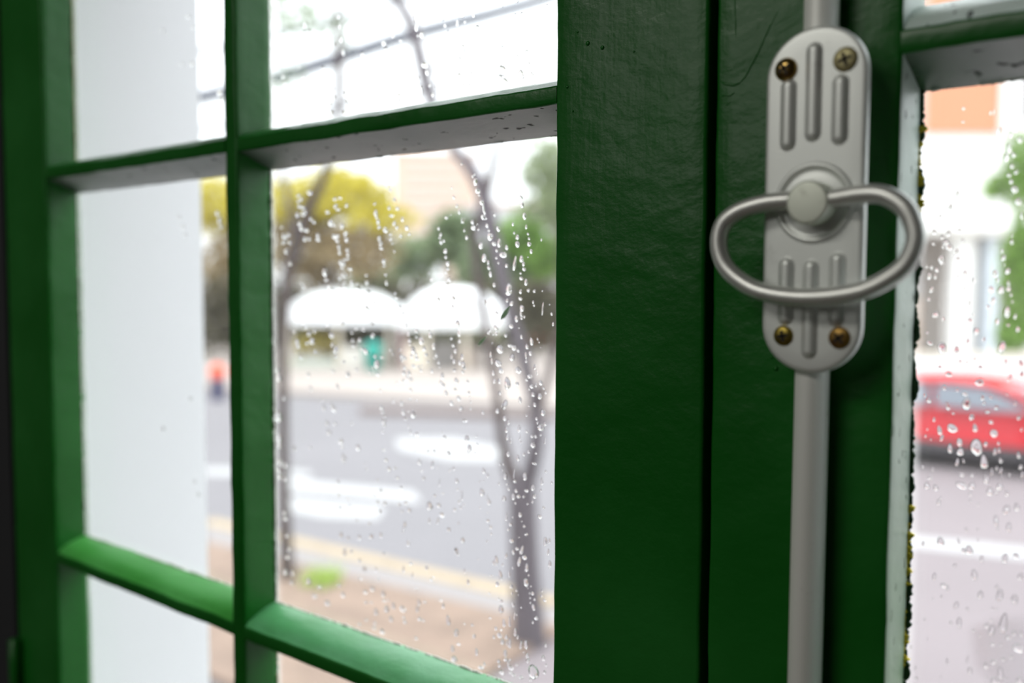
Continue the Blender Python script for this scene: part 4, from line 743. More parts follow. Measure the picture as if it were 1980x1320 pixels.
DROPS = "R-822,-604,45,66;R-709,-1251,30,73;M-2909,-2031,70,73;R-794,-657,31,51;R-952,-240,33,46;R-860,-444,32,44;R-747,-227,27,48;R-907,-542,41,31;R-713,-1442,23,49;R-659,-1332,36,31;M-3080,-28,46,69;R-834,-998,31,35;R-869,-756,39,28;R-725,-1149,21,49;R-734,-97,22,44;T-3008,1059,46,55;R-747,-1287,22,44;R-935,-983,32,33;R-764,-546,31,30;R-818,-361,37,25;R-713,-825,24,36;M-3089,-524,39,64;R-813,-1089,24,38;M-5050,-879,59,81;R-901,-246,23,37;R-770,-765,25,32;R-675,-1153,20,39;R-648,-1452,25,29;R-732,-1477,26,30;R-876,-629,29,28;R-683,-285,20,35;R-710,301,28,24;M-3142,-344,45,47;R-712,-1007,20,35;R-916,335,19,37;T-3134,1111,52,36;R-756,-19,25,26;R-703,-889,17,38;R-737,-742,22,30;R-952,-555,20,36;R-860,-1284,16,45;M-2866,-735,42,40;M-3121,152,52,34;R-831,-752,24,28;R-724,346,24,24;R-747,493,18,32;R-781,556,18,32;R-938,289,19,33;M-3104,-635,30,58;R-746,-872,16,39;M-3661,-1266,45,48;R-913,-621,17,37;R-790,-1161,20,32;R-828,-533,20,30;R-880,-593,20,31;M-3210,250,37,46;R-938,141,29,21;R-679,-323,17,31;R-784,-723,20,29;R-679,-811,20,27;R-918,-1153,31,20;R-965,98,24,25;R-979,-113,24,25;M-3153,-420,46,35;R-991,-775,23,27;M-2960,-1563,32,47;M-3129,-1745,34,48;R-754,462,18,28;R-778,41,18,28;R-835,-171,19,29;R-950,158,27,21;M-3252,137,36,44;T-3110,1042,37,38;M-3043,105,19,74;M-4096,-476,40,52;R-659,-1065,18,26;M-3005,-1460,25,56;R-879,42,20,25;M-3164,-1487,28,54;M-5039,-1025,42,66;R-925,-338,26,20;M-3722,-323,40,44;T-3692,1211,41,39;R-873,-1219,16,33;M-3444,-218,36,42;M-4465,-410,45,48;T-3404,1259,34,41;M-3517,-1896,29,57;M-3454,-1953,33,48;R-737,51,20,22;R-782,-56,18,24;R-789,-15,22,20;M-2853,-657,35,34;M-3019,-450,37,34;M-3471,-2109,42,38;M-3881,-1914,55,33;R-817,-1460,16,30;R-841,-493,17,28;M-4499,373,43,47;M-3058,-385,33,38;M-3135,-1560,24,54;M-3147,213,27,46;M-3313,545,30,44;R-954,-1125,16,30;R-672,-1279,19,22;R-959,-778,19,24;M-2969,-1003,29,41;M-3356,-899,32,42;M-4019,-1946,38,47;M-4559,66,42,48;R-676,-991,17,24;R-736,-1406,22,20;T-3711,1380,36,39;R-926,-459,15,31;M-2834,-1322,24,46;M-2989,-1395,22,53;M-3787,-753,39,38;M-4690,-365,48,42;R-1006,34,16,28;M-3266,-1130,32,40;R-717,-339,12,31;R-867,-408,22,18;T-3300,1346,34,33;T-3758,1495,34,39;R-713,521,15,24;R-913,124,16,25;M-2959,-1896,22,50;M-3069,-1917,21,54;M-3045,-333,37,29;M-3134,-457,38,29;M-4176,-147,48,33;T-3432,1118,40,29;T-3485,1106,27,44;T-3717,1073,21,60;R-761,-1425,17,23;R-732,-280,12,30;M-2874,-574,28,34;M-3298,495,39,28;R-857,-133,17,22;R-753,100,15,22;T-2956,1103,24,37;M-2956,-1485,22,44;M-2993,-126,28,34;M-2998,128,28,34;M-3025,205,28,34;M-3276,203,30,35;M-3376,-848,31,36;R-886,-670,12,31;M-4763,440,49,34;T-3752,1425,25,47;R-755,575,14,22;M-2929,-296,23,40;M-3400,-442,26,42;R-758,-615,12,27;R-943,-583,13,28;R-942,193,17,21;M-2917,-832,32,29;M-3169,-233,33,29;M-3268,432,34,29;M-4566,-2030,47,36;L-5677,438,43,50;M-4397,-1076,35,44;R-698,250,13,24;R-997,-222,24,15;M-2992,-1907,18,54;M-3046,-1121,27,35;M-4486,-782,38,41;M-5051,-1181,42,44;M-4421,-979,41,37;R-713,-764,16,20;U-5652,1304,49,42;R-732,470,17,17;M-2979,347,23,37;M-3328,300,35,28;R-996,-17,14,26;M-3258,354,32,29;M-3474,-79,34,30;M-3099,-1979,23,42;M-4389,349,35,40;M-4185,-407,37,36;M-4402,125,38,37;R-790,-1025,13,25;R-854,-1004,14,25;R-806,-417,14,23;R-947,-833,15,24;R-994,-444,22,16;M-3864,-1411,24,52;R-766,-134,14,22;R-862,-211,13,25;M-3787,-379,30,38;M-3788,-743,30,38;M-4014,313,32,38;M-4049,-1858,32,40;M-4113,-1984,33,41;M-4262,-999,34,41;M-4750,-1925,38,44;M-4991,-1912,40,45;R-817,-305,19,16;M-4698,569,48,31;M-3140,-1892,35,27;R-697,-158,14,20;R-732,-14,18,16;M-4126,-309,38,33;M-4500,-323,42,34;M-4691,-2014,55,29;R-765,-1274,16,20;M-3453,-534,30,34;M-2918,-1055,26,31;M-3586,-88,30,33;M-2939,-476,32,25;M-2971,-1432,32,26;M-4966,-1809,51,33;M-2909,-1685,23,35;M-2967,8,23,34;M-3004,-604,23,35;R-906,97,18,16;M-3638,-1023,21,50;R-665,-689,10,27;T-3267,1149,19,45;R-693,-1301,17,17;R-683,-479,13,21;R-980,57,18,17;T-3414,1432,34,25;R-671,-661,13,20;R-790,-590,14,20;M-3407,-1418,31,30;M-2805,-1436,18,40;R-680,-619,13,21;R-860,-69,11,25;M-3254,393,14,58;M-3418,-684,29,30;M-3483,-2052,25,38;M-3960,-1912,28,40;M-4060,-2093,35,34;M-4215,-1743,30,41;M-4429,-1568,31,42;M-4464,286,37,34;M-4535,-933,38,35;M-4783,346,40,35;M-4939,206,41,35;M-5031,-622,35,44;M-3070,-1800,15,54;M-3030,-180,20,37;M-3102,-1020,24,33;R-736,-683,10,27;R-735,429,14,17;R-993,200,17,17;M-3061,-2050,33,24;M-4718,-321,44,31;M-4963,306,40,35;M-3565,-1301,32,29;T-3030,1153,21,34;R-727,157,13,19;M-3119,-1923,28,29;T-4017,1381,34,29;M-3109,-1816,20,40;M-4511,-16,40,31;M-4797,377,42,31;M-4962,267,43,32;R-744,542,12,20;R-963,86,20,14;M-2870,-505,24,28;M-3110,-1140,26,30;M-3154,288,26,29;M-3436,-630,28,30;M-4036,-816,32,33;M-4054,-734,32,33;M-4094,415,32,32;M-4350,-557,34,34;M-4391,55,34,34;R-940,-390,13,21;R-981,-743,20,14;M-3010,-755,18,40;M-3030,-1848,18,42;M-3304,-2025,19,43;M-3740,-1021,25,38;M-3747,-1845,25,39;M-4621,274,44,27;R-869,-716,16,17;M-3056,-1359,28,26;M-3064,-221,28,25;M-3534,179,31,27;M-3881,-421,34,28;M-3882,-694,34,28;M-3991,-1096,36,29;M-4143,-1848,37,30;M-4152,-1528,37,30;R-648,-1276,13,19;R-898,-1446,11,25;R-999,-1003,11,26;R-758,-450,14,18;T-4743,1281,32,38;T-3425,1196,20,37;M-3271,-2105,38,21;M-4305,3,36,30;R-766,-691,9,27;M-3215,-1176,25,30;M-3252,-1010,25,30;M-3516,111,26,30;M-3786,-385,28,32;R-721,407,14,16;R-736,374,14,16;U-5974,1542,52,32;M-3126,-2091,29,26;M-2948,204,26,25;M-3001,-1210,26,26;M-3183,211,27,25;M-3511,-943,30,27;M-3625,-350,20,41;M-5037,-1076,42,32;R-705,-1388,16,15;M-4820,434,39,31;M-3589,-1251,29,29;M-3560,-516,22,37;M-3760,-1887,23,39;L-5701,485,44,36;M-2858,-1014,16,40;M-3017,-910,18,37;R-904,202,14,16;M-4797,488,42,28;T-3673,1168,21,36;T-4000,1343,30,29;T-4723,1604,25,44;R-707,-113,11,20;R-733,7,11,20;R-963,383,12,21;R-984,32,12,21;M-2843,-1940,21,29;M-3062,-101,22,29;M-3981,-1997,28,34;M-4073,363,28,32;M-4413,-1943,31,35;M-4954,-1755,35,37;R-828,-1420,8,30;R-775,-506,15,15;R-787,-468,15,15;R-744,398,16,14;R-850,17,13,18;M-2936,-356,24,25;M-2959,-324,24,25;M-3836,317,30,28;M-3863,-516,31,28;T-2969,1175,29,20;R-738,-645,12,18;R-904,-1163,11,22;M-2994,404,19,31;T-4936,1274,29,38;M-3434,-272,20,36;M-3454,-1486,20,37;M-3823,-514,22,38;M-3872,-744,22,39;M-4394,-1670,25,42;M-4580,-780,26,42;M-5012,-1187,28,44;M-4025,130,30,29;M-4353,264,32,30;M-4451,473,37,27;M-4826,-402,40,28;M-4748,279,37,29;T-4369,1382,20,45;R-747,-764,14,16;M-3451,-1092,26,27;M-3491,-660,22,33;T-3143,1071,26,22;T-3346,1117,28,23;R-744,-607,10,20;R-836,-784,11,20;M-3093,-1238,15,42;M-3761,-268,25,31;U-5635,1260,43,32;R-882,-1067,13,18;R-871,-970,9,25;T-3425,1480,20,31;M-2871,-1199,24,23;M-3096,95,25,23;M-3469,-428,28,24;M-3760,-425,30,25;M-3856,-430,31,26;M-4207,-1882,34,27;M-4409,-22,34,27;M-4835,-374,38,28;M-4902,126,38,28;M-5037,-1282,40,30;T-3897,1070,29,26;M-3937,348,27,28;T-2934,1055,22,24;M-4341,176,32,28;U-5747,1676,37,35;U-5770,1105,31,43;T-3284,1225,22,26;R-887,-288,13,16;R-881,-14,8,25;M-2930,-527,22,25;M-3026,241,22,25;M-3073,-323,33,17;M-3091,-807,16,35;M-3208,52,17,35;M-3390,-751,36,18;M-3410,-398,18,36;M-3459,-369,24,27;M-3531,-607,25,27;M-3851,-1278,27,29;M-4552,-875,32,31;M-4973,-1197,35,32;M-3552,-568,22,31;R-973,259,14,15;T-4392,1461,23,36;R-770,18,12,15;R-892,165,13,16;M-3911,429,34,21;M-4361,306,38,23;M-4439,261,39,23;M-4455,515,39,23;M-2944,-1981,24,24;M-2999,28,29,18;M-4049,208,30,26;M-4064,330,30,26;M-4622,299,34,27;M-4734,334,35,28;M-3078,-2028,14,42;M-2858,-124,7,70;R-958,-313,15,14;L-5660,390,43,29;M-3145,-516,21,26;M-3156,-1615,22,26;M-3158,-675,21,26;M-3321,-1941,23,27;M-3427,-432,23,27;M-4004,3,26,28;M-4132,-234,27,29;M-4241,-340,28,29;M-5050,-572,33,32;R-743,-1340,15,13;M-4759,476,38,24;M-4809,557,38,24;T-3481,1066,17,34;R-798,-80,13,14;R-964,180,14,14;M-2980,75,26,19;M-3013,-1114,27,20;M-3095,-2014,26,22;M-4174,5,33,24;M-4373,-2,34,24;M-4528,438,35,24;M-4539,-270,38,23;M-4798,-473,40,24;R-735,-1120,10,20;R-846,-923,9,22;M-2891,-1738,23,22;R-973,-515,11,18;R-809,-201,11,16;R-959,146,12,17;R-999,67,12,17;M-2816,-1374,14,34;M-2990,-2082,30,18;M-3003,443,22,22;M-3096,-770,18,29;M-3109,-709,18,29;M-3145,-2036,23,24;M-3181,-6,23,23;M-3412,-1169,10,62;M-3512,-1376,25,25;M-3555,-1822,20,32;M-3596,-1341,17,38;M-3825,-1316,27,26;M-3835,-1512,22,33;M-4067,-1505,19,40;M-4377,122,30,27;M-4433,290,30,27;M-4451,-638,25,34;M-4881,-1073,27,36;M-4919,-1905,28,37;M-4921,-1971,35,30;M-4995,-1519,35,30;M-4105,-116,25,30;T-5054,1508,27,36;M-3336,330,22,25;T-2981,1267,19,24;T-4482,1039,26,30;R-904,31,13,14;M-3743,-1942,30,22;M-4019,-1046,32,22;M-4050,234,32,22;M-4128,-2086,33,23;M-3651,-289,20,30;M-3785,-471,28,23;M-3936,482,29,23;M-4416,186,32,24;M-4988,-1555,37,27;M-2907,-620,18,25;M-2907,-1098,19,25;M-2951,-1953,19,26;M-3085,-898,20,26;M-3097,189,19,25;M-3701,-369,22,28;M-4983,-1289,30,32;T-4960,1743,23,38;M-2918,-569,20,23;R-739,-900,7,24;T-2998,1364,18,24;M-3081,-727,16,29;M-3095,-1447,17,30;M-3479,-128,18,30;M-4030,-1305,21,33;M-4258,-1551,22,34;R-1006,-55,13,14;M-4251,-31,31,22;T-3988,1125,24,26;T-4410,1599,26,27;R-679,-1371,13,13;R-1008,-1543,12,16;M-2998,-157,13,34;M-3540,-859,30,19;M-3663,-1352,16,38;M-3708,-1111,26,23;M-3858,-484,27,23;M-3960,391,33,19;R-696,-429,9,18;R-750,-676,9,18;T-3444,1398,17,29;U-5793,1789,38,28;U-5802,1511,38,28;U-5829,1869,38,28;U-6015,1880,39,29;L-6465,-1104,44,32;T-3488,1279,22,23;M-3004,-77,28,16;M-3863,-563,34,18;R-800,-436,10,16;R-837,-276,10,16;M-3047,-1417,16,28;M-3092,-1890,18,26;M-3842,-237,22,28;R-729,-145,14,10;M-2915,-1612,19,23;M-3233,308,20,23;M-3507,25,21,24;T-4726,1560,30,25;T-3035,1439,23,18;M-3643,23,27,20;M-2923,-787,24,17;M-2960,-1077,25,17;M-3525,361,28,18;M-3865,-1987,28,22;M-4428,448,34,20;M-4641,-1942,37,22;M-4741,-383,37,21;M-4757,-27,37,21;M-5044,-1240,40,22;R-889,-1291,13,13;T-3328,1417,20,22;M-3024,-522,21,21;M-3140,-577,21,21;M-3165,-155,21,21;M-3364,-921,22,22;M-4085,-537,27,24;M-4501,-756,29,25;M-2808,-1315,14,29;M-3122,-646,15,29;M-4396,-242,20,34;U-5741,1031,31,32;R-926,-1198,11,15;T-2833,1122,13,29;M-3203,-1310,20,23;R-864,-289,8,18;M-3034,-1759,10,42;M-4355,50,28,23;M-4688,402,30,24;R-894,-394,9,17;T-4200,1347,22,27;T-4949,1318,26,29;T-5031,1469,26,29;M-2908,-928,32,13;M-2934,166,16,25;M-2984,102,16,25;M-3871,367,20,28;M-4379,-89,22,30;M-4452,-1235,23,30;T-4123,1138,28,21;M-4064,269,30,19;M-4389,-481,32,20;M-4655,382,32,22;M-4707,-664,18,42;M-4786,-6,33,22;M-2840,-713,17,23;M-3181,-1502,19,24;M-3219,85,18,23;M-3416,-127,10,48;M-4243,-161,24,26;M-4362,-1576,24,28;M-3223,-1279,22,20;M-3970,256,26,22;M-3971,541,26,22;M-4108,-433,27,22;M-4350,470,28,22;M-4488,-546,35,19;M-4970,-1666,33,25;R-673,-523,9,14;R-951,-129,10,15;R-999,319,10,15;M-3760,-864,23,23;M-3915,322,24,23;M-3979,436,24,23;M-4042,-760,24,24;M-4087,392,24,23;M-4092,-1309,25,24;M-4476,-871,27,25;T-4494,1088,23,28;M-4073,-1363,19,31;T-3136,1434,19,20;M-2907,-426,13,28;M-3022,-1395,22,18;M-3040,-2084,23,18;M-3225,-1154,14,30;M-3366,-1646,15,31;M-3404,-482,24,18;M-3431,390,14,30;M-3805,-551,27,19;M-3808,-611,27,19;M-4162,-51,29,20;M-4394,97,30,20;M-4423,226,30,20;M-4448,-1891,31,21;M-4460,-451,31,20;M-4810,522,33,21;M-3043,-998,7,53;T-3630,1042,19,24;M-3873,-1672,15,37;M-4324,87,32,19;M-4341,148,32,19;M-4547,20,34,19;R-747,-582,10,13;R-833,-714,11,13;U-5869,1606,32,28;L-6138,408,27,37;M-2835,-2013,18,20;M-2957,-1308,25,15;M-3029,-1087,19,20;M-3430,-314,21,20;M-3922,-1141,24,22;M-4166,-1452,25,23;M-4217,-395,25,23;M-4443,-1317,27,24;M-4499,-38,35,18;R-778,-414,8,16;R-864,-662,8,17;R-1010,-424,9,17;R-799,629,7,18;R-811,628,8,16;M-3003,-40,16,23;M-3178,-516,15,26;M-3187,-474,15,26;M-3237,-100,15,26;M-3369,-535,16,26;M-3377,249,18,24;M-3445,-1501,18,25;M-3567,228,18,24;M-3686,-1632,19,26;M-4063,-1237,19,29;R-747,-1204,11,12;R-808,-1302,12,12;R-833,-1225,11,13;M-2925,-2076,18,21;M-3621,-945,21,23;M-3800,-414,21,23;M-4206,-276,23,24;M-4984,-753,28,26;T-4556,1315,24,25;T-3461,1166,16,25;T-3772,1557,18,24;R-759,125,10,12;M-2966,-369,9,40;M-3037,-1037,21,18;M-3072,-1544,10,36;M-3101,-272,21,17;M-3197,-410,11,35;M-3583,-1119,10,44;M-3685,-402,24,19;M-3909,-1294,26,20;M-4346,202,28,20;M-4655,-428,30,21;M-4912,311,27,25;R-808,-819,8,16;R-972,-709,9,16;R-995,157,10,13;T-3134,1222,21,16;R-723,-35,9,14;M-3059,-1608,18,20;M-3165,-1859,19,21;M-3727,-492,21,21;M-3765,-403,21,21;M-3817,-326,21,22;M-4200,-1945,24,23;M-4271,-522,24,23;M-4496,-381,25,23;M-4902,262,27,24;M-4981,363,27,24;T-3554,1440,20,19;M-3088,-1922,12,30;M-3092,-87,15,23;M-3123,-1701,15,24;M-3474,-1024,16,25;M-3571,-551,17,25;M-4110,-1722,19,27;M-4214,-87,20,26;M-4780,533,22,28;M-4935,298,23,28;U-6112,1562,40,22;R-750,-1250,10,12;L-6106,343,27,34;M-2829,-1869,16,21;M-3046,-1702,14,26;M-4728,-584,20,31;M-3244,345,22,16;M-3393,-460,23,17;M-3619,-1200,24,18;M-3772,-2063,25,18;M-4024,105,26,18;M-4385,34,28,19;M-2913,-37,18,17;M-2951,-33,19,17;M-3016,-348,19,17;M-3180,362,20,17;M-3438,-2015,25,16;M-3461,-583,21,18;M-3883,274,23,19;M-3971,286,24,19;M-4029,-838,28,17;M-4040,-1900,29,18;M-4257,-1693,26,21;M-4423,30,31,18;M-4664,-305,32,18;M-4754,-290,33,18;U-5953,1791,32,25;L-6078,-844,34,27;T-4367,1028,28,18;T-4995,1804,32,19;M-3222,-262,18,19;M-4062,253,30,15;R-1009,-704,11,12;R-1031,-1422,8,18;T-4684,1559,25,22;M-2900,-784,16,19;M-3260,-693,17,20;M-3467,-1257,18,21;M-3641,-492,19,21;R-835,-812,8,14;T-3157,1326,21,14;T-3652,1097,19,19;R-904,654,10,11;M-2995,-178,20,15;M-3515,81,21,17;M-3700,-1833,25,17;M-4087,-1782,27,18;M-4409,517,26,19;M-4421,209,28,17;M-2836,-1633,21,14;M-3003,-801,9,35;M-3065,-1272,18,18;M-3141,-1692,23,14;M-3141,-2060,18,18;M-3361,-594,19,18;M-3465,-478,25,15;M-3475,-341,20,18;M-3569,271,20,18;M-3647,-1688,21,19;M-3816,283,21,19;M-3834,-540,22,19;M-4144,-159,29,16;M-4272,-278,24,20;M-4298,-378,24,20;M-4304,-346,24,20;M-4776,-41,33,17;M-2967,291,13,22;M-2977,-886,15,21;M-3013,-1870,13,24;M-3165,-262,14,23;M-3225,-1031,14,24;M-3247,-2078,16,22;M-3531,146,16,22;T-3292,1267,11,28;L-6183,477,27,30;M-2996,-274,12,25;M-3223,113,12,26;M-3588,-441,19,20;M-3605,-402,19,20;M-4434,-1399,17,31;M-3205,-375,11,29;M-4706,281,22,24;M-4740,448,22,24;T-4404,1543,18,24;T-3396,1063,17,19;R-884,284,8,14;M-3165,175,15,20;M-3433,-1207,16,21;M-3448,423,16,20;M-3895,-137,18,22;R-1007,-182,10,11;M-3876,-171,23,16;M-4010,50,24,17;M-4123,-2057,25,18;M-4775,-273,29,18;M-4865,-313,29,18;T-2850,1088,11,23;T-3511,1358,13,25;M-2959,-766,20,14;M-2974,-1267,20,14;M-3813,-1632,22,18;M-3878,-447,25,15;M-4177,48,27,16;M-4254,-1813,28,16;U-6355,1839,35,22;T-4036,1483,19,20;T-4125,1483,19,20;T-4353,1141,20,21;R-1014,-1503,7,18;R-726,557,8,12;R-1015,70,9,13;M-3489,-301,18,18;M-3517,-5,25,13;M-3585,305,18,18;M-4037,-987,28,14;M-4371,-22,26,17;T-3937,1403,21,17;T-3245,1043,15,18;M-2792,-202,11,22;M-4332,-1658,16,28;R-905,-485,11,9;M-4369,145,25,17;M-2965,-401,17,15;M-3061,-2075,20,14;M-3575,254,20,16;M-3940,-1083,24,16;M-4395,-1100,27,16;L-6000,-1541,27,27;T-3990,1241,15,23;T-4454,1129,17,24;T-3888,1039,20,17;T-4341,1094,22,18;M-2850,-1586,16,16;M-3394,-1587,11,27;M-3670,-949,19,18;M-3681,-216,19,17;M-3798,-1693,13,29;M-3811,-858,12,28;M-3815,-663,25,14;M-4730,-173,30,15;T-3519,1197,18,17;M-3055,309,13,19;M-3180,-1910,14,21;M-3470,470,15,20;M-3824,-289,16,22;M-3890,-1194,16,22;T-4246,1583,18,21;R-892,71,8,12;M-2841,-801,7,34;M-2895,-692,14,17;M-3067,-825,9,29;M-3197,-1575,23,12;M-3211,-249,15,18;M-3395,341,8,36;M-3411,342,10,30;M-3551,-154,10,30;M-4162,-70,19,20;M-4359,-1327,20,21;M-4365,288,25,16;M-4468,355,20,20;M-4595,-736,21,21;M-4744,-125,22,21;R-715,-1334,8,12;T-2887,1316,17,13;R-707,-694,8,11;R-939,-815,9,11;R-731,-707,6,14;R-952,226,9,10;M-2837,-553,17,14;M-2846,-1149,17,14;M-2961,-497,17,14;M-2977,-1111,18,14;M-3335,-1881,19,15;M-3572,-1794,20,15;M-3770,-1772,22,16;M-3851,-784,22,15;M-4100,467,23,15;M-4201,-2055,24,16;M-4262,-2097,24,17;M-4283,-453,24,16;M-2900,-519,11,20;T-3425,1341,14,19;T-3534,1399,15,19;R-1002,-582,8,12;R-904,605,10,9;M-3855,-169,20,16;M-4026,-786,21,17;M-4051,-437,21,17;M-4309,-301,22,17;M-4753,-231,28,15;T-3352,1056,16,16;T-3879,1376,18,17;T-3936,1176,18,17;T-4452,1442,21,18;T-4947,1587,23,19;M-3076,-1085,15,16;M-3488,-402,12,24;M-3827,-821,13,26;M-3915,-575,26,13;R-759,-1471,9,10;T-3113,1336,16,14;M-4054,-214,15,22;T-4188,1646,16,20;R-749,75,6,12;R-848,-110,7,12;M-2944,-870,13,17;M-3953,-690,17,20;M-4062,-633,17,20;T-3388,1395,17,14;R-985,-1303,8,12;L-6044,-1451,27,23;M-2893,-453,8,25;M-3760,-306,21,14;M-3872,-1962,20,16;M-3970,-390,20,16;M-4119,-1269,23,15;R-718,-60,7,10;R-1000,240,10,8;M-2833,-959,14,15;M-3544,235,17,16;M-4280,-1446,20,18;T-3831,1159,16,17;T-3979,1072,17,17;T-4327,1066,18,18;T-4518,1168,14,25;T-5017,1431,21,19;T-3762,1464,15,17;M-3200,-1347,14,17;M-3539,-178,8,30;R-789,-1319,9,9;R-805,-951,5,15;T-3123,1178,13,16;M-3745,-471,19,14;M-3884,-1333,20,14;M-4259,-2,22,14;M-2802,-151,11,17;M-2888,-712,11,17;M-2920,-93,11,17;M-3462,-1482,13,19;R-727,179,7,10;R-860,248,9,8;R-924,112,8,10;M-2823,-1972,14,14;M-2851,-532,14,14;M-3218,282,15,14;M-3286,471,16,14;M-3293,290,16,14;M-3332,573,16,14;M-3712,-1944,18,16;M-3931,-55,18,15;M-4039,-1613,19,16;M-4153,-1936,24,14;M-4719,-1051,22,17;M-3380,-147,11,20;M-3316,-919,14,16;M-3503,-1040,15,16;M-4318,-855,18,18;T-3128,1071,11,18;T-3737,1147,12,19;T-4153,1598,13,20;R-690,-1457,8,9;R-733,-1203,8,9;M-2913,-1766,12,16;M-3120,-1500,12,17;T-3742,1380,15,15;R-807,-914,9,8;M-3020,-2024,16,12;M-3813,-348,18,14;M-3919,-84,20,13;M-4408,-1012,23,14;M-2920,-1129,13,14;M-2948,231,13,14;M-3022,-1620,13,14;M-3046,263,13,14;M-3080,-1303,14,14;M-3166,136,14,14;M-3348,-680,14,14;M-4046,-879,17,16;R-996,-555,7,10;T-3817,1090,16,14;T-3905,1151,17,14;T-3975,1287,17,14;T-3977,1029,21,12;T-4075,1593,17,14;T-4953,1554,21,16;R-795,-1382,6,11;M-2796,-1011,10,17;M-2864,-1060,10,17;M-3393,288,11,18;M-3420,-1238,12,18;T-2995,1236,12,13;T-3042,1372,18,9;M-4077,-168,15,17;M-2866,-774,14,11;M-3002,54,14,11;M-3065,-2006,15,12;M-3206,-1811,16,12;M-3411,646,16,12;M-3485,-25,16,12;M-3530,-208,17,12;M-3556,-1178,17,12;M-3894,-384,18,13;M-3981,566,18,13;M-4311,-17,20,13;M-2903,-1642,13,13;M-3153,110,14,13;M-3936,185,16,14;M-3953,-412,17,14;M-4091,-1175,17,15;M-4192,-1122,18,15;R-725,-400,6,9;R-919,-1511,6,10;T-4463,1182,14,18;M-2955,255,11,14;M-2977,-170,12,14;M-3033,-1152,12,14;M-3146,-1065,12,14;M-3671,-442,14,15;M-4344,-1371,16,16;T-3165,1150,16,10;T-2861,1222,12,12;M-3021,-1750,10,16;M-3348,-641,10,18;R-975,235,7,8;M-2898,-873,13,11;M-2931,-1641,13,12;M-3320,581,14,12;M-3721,-1072,18,12;M-4125,-500,17,13;M-2857,-1613,11,13;M-2950,-1145,16,9;M-3445,-1140,13,14;M-3526,60,13,13;M-3771,-958,14,14;R-957,-1212,7,9;T-4039,1298,17,12;R-961,-425,6,9;T-3047,1269,14,10;T-4668,1128,18,14;M-4199,-1089,10,23;M-2869,223,10,13;M-2914,-110,10,14;M-3439,-1328,12,15;R-971,-1375,5,12;M-2935,-1616,13,10;M-3089,-1060,14,11;M-3559,-832,15,11;M-3952,230,16,11;M-4152,-528,17,12;T-4533,1256,14,15;T-4782,1351,15,16;M-2941,-544,14,9;M-3127,-1858,15,10;M-3228,-1393,12,12;M-3396,-1217,13,12;M-3632,-1669,17,10;M-3878,-1451,15,13;M-4002,-1888,15,13;M-4326,-723,20,11;M-2942,-1521,10,13;M-3297,-871,11,13;T-2839,1380,10,12;T-2988,1209,10,12;M-2995,-823,7,17;M-3054,-1641,9,14;M-3486,523,10,14;M-3619,-418,14,11;M-3660,60,14,11;M-2960,-681,10,12;M-3211,-1674,11,12;M-3282,-1073,11,12;M-3306,-827,11,12;M-3759,-665,12,13;R-982,-594,6,8;R-702,-170,6,6;M-2926,-1577,12,9;M-2929,-1666,12,9;M-3048,-1231,12,9;M-3112,-957,12,9;M-3137,-960,12,10;M-3827,-740,14,10;T-3607,1084,12,11;M-3392,-1888,15,9;M-2890,-281,7,14;M-3352,-617,8,14;M-3432,-97,8,14;M-3006,-1332,12,8;M-3048,-1503,10,10;M-3300,317,11,9;M-3661,-260,12,10;M-3718,-464,12,10;T-3069,1146,9,10;M-3293,-1504,8,13;M-2880,-297,7,11;R-732,326,5,6;M-2861,-36,10,8;M-2973,-1941,10,8;M-2991,-1705,10,8;M-3011,-229,10,8;M-3017,-435,10,8;M-3192,-315,11,8;M-3225,-1234,11,8;M-3492,375,11,8;M-3594,-1035,12,9;T-3926,1108,12,9;M-2944,-631,9,9;M-3280,-1216,10,10;M-3580,-465,10,10;T-4112,1101,12,8;M-3076,402,9,8;M-3118,-990,9,8;M-3186,-272,11,7;M-3252,-1063,9,8;M-2869,-322,8,7;M-2946,-1592,9,7;M-2954,137,9,7;M-2988,-1243,9,7;M-3515,-190,10,7;M-2814,-104,7,7;M-3010,-1641,7,7;M-3681,-908,9,6"
def drop_template(seed):
    rnd = random.Random(seed); n = 18; me_ = MB(); sx = rnd.uniform(-0.15, 0.15); tear = rnd.uniform(0.0, 0.35); ph = rnd.uniform(0, 6)
    prof = ((1.0, 0.0), (0.985, 0.28), (0.93, 0.52), (0.80, 0.76), (0.58, 0.92), (0.30, 0.985))
    for rr, hh in prof:
        for k in range(n):
            a = 2*math.pi*k/n; r = 0.5*(1+0.07*math.sin(2*a+ph)+0.06*math.sin(3*a+ph*2))
            x = r*math.cos(a); z = r*math.sin(a); x *= 1-tear*(z+0.5)*0.9; x += sx*z
            me_.v.append((x*rr, 0.5*hh*(1+0.25*(0.5-z)), z*rr-0.06*hh))
    m = len(prof)
    for i in range(m-1):
        for k in range(n): k2 = (k+1) % n; me_.f.append((i*n+k, i*n+k2, (i+1)*n+k2, (i+1)*n+k)); me_.m.append(0)
    me_.v.append((0, 0.5, -0.06)); t_ = len(me_.v)-1
    for k in range(n): me_.f.append(((m-1)*n+k, (m-1)*n+(k+1) % n, t_)); me_.m.append(0)
    me_.v.append((0, 0, 0)); t_ = len(me_.v)-1
    for k in range(n): me_.f.append(((k+1) % n, k, t_)); me_.m.append(0)
    return me_
TPL = [drop_template(i) for i in range(14)]; TME = []
for q in TPL:
    me = q.mesh('raindrop'); me.materials.append(water)
    for p in me.polygons: p.use_smooth = p.index < len(me.polygons)-18
    me.set_sharp_from_angle(angle=math.radians(60)) if hasattr(me, 'set_sharp_from_angle') else None
    TME.append(me)
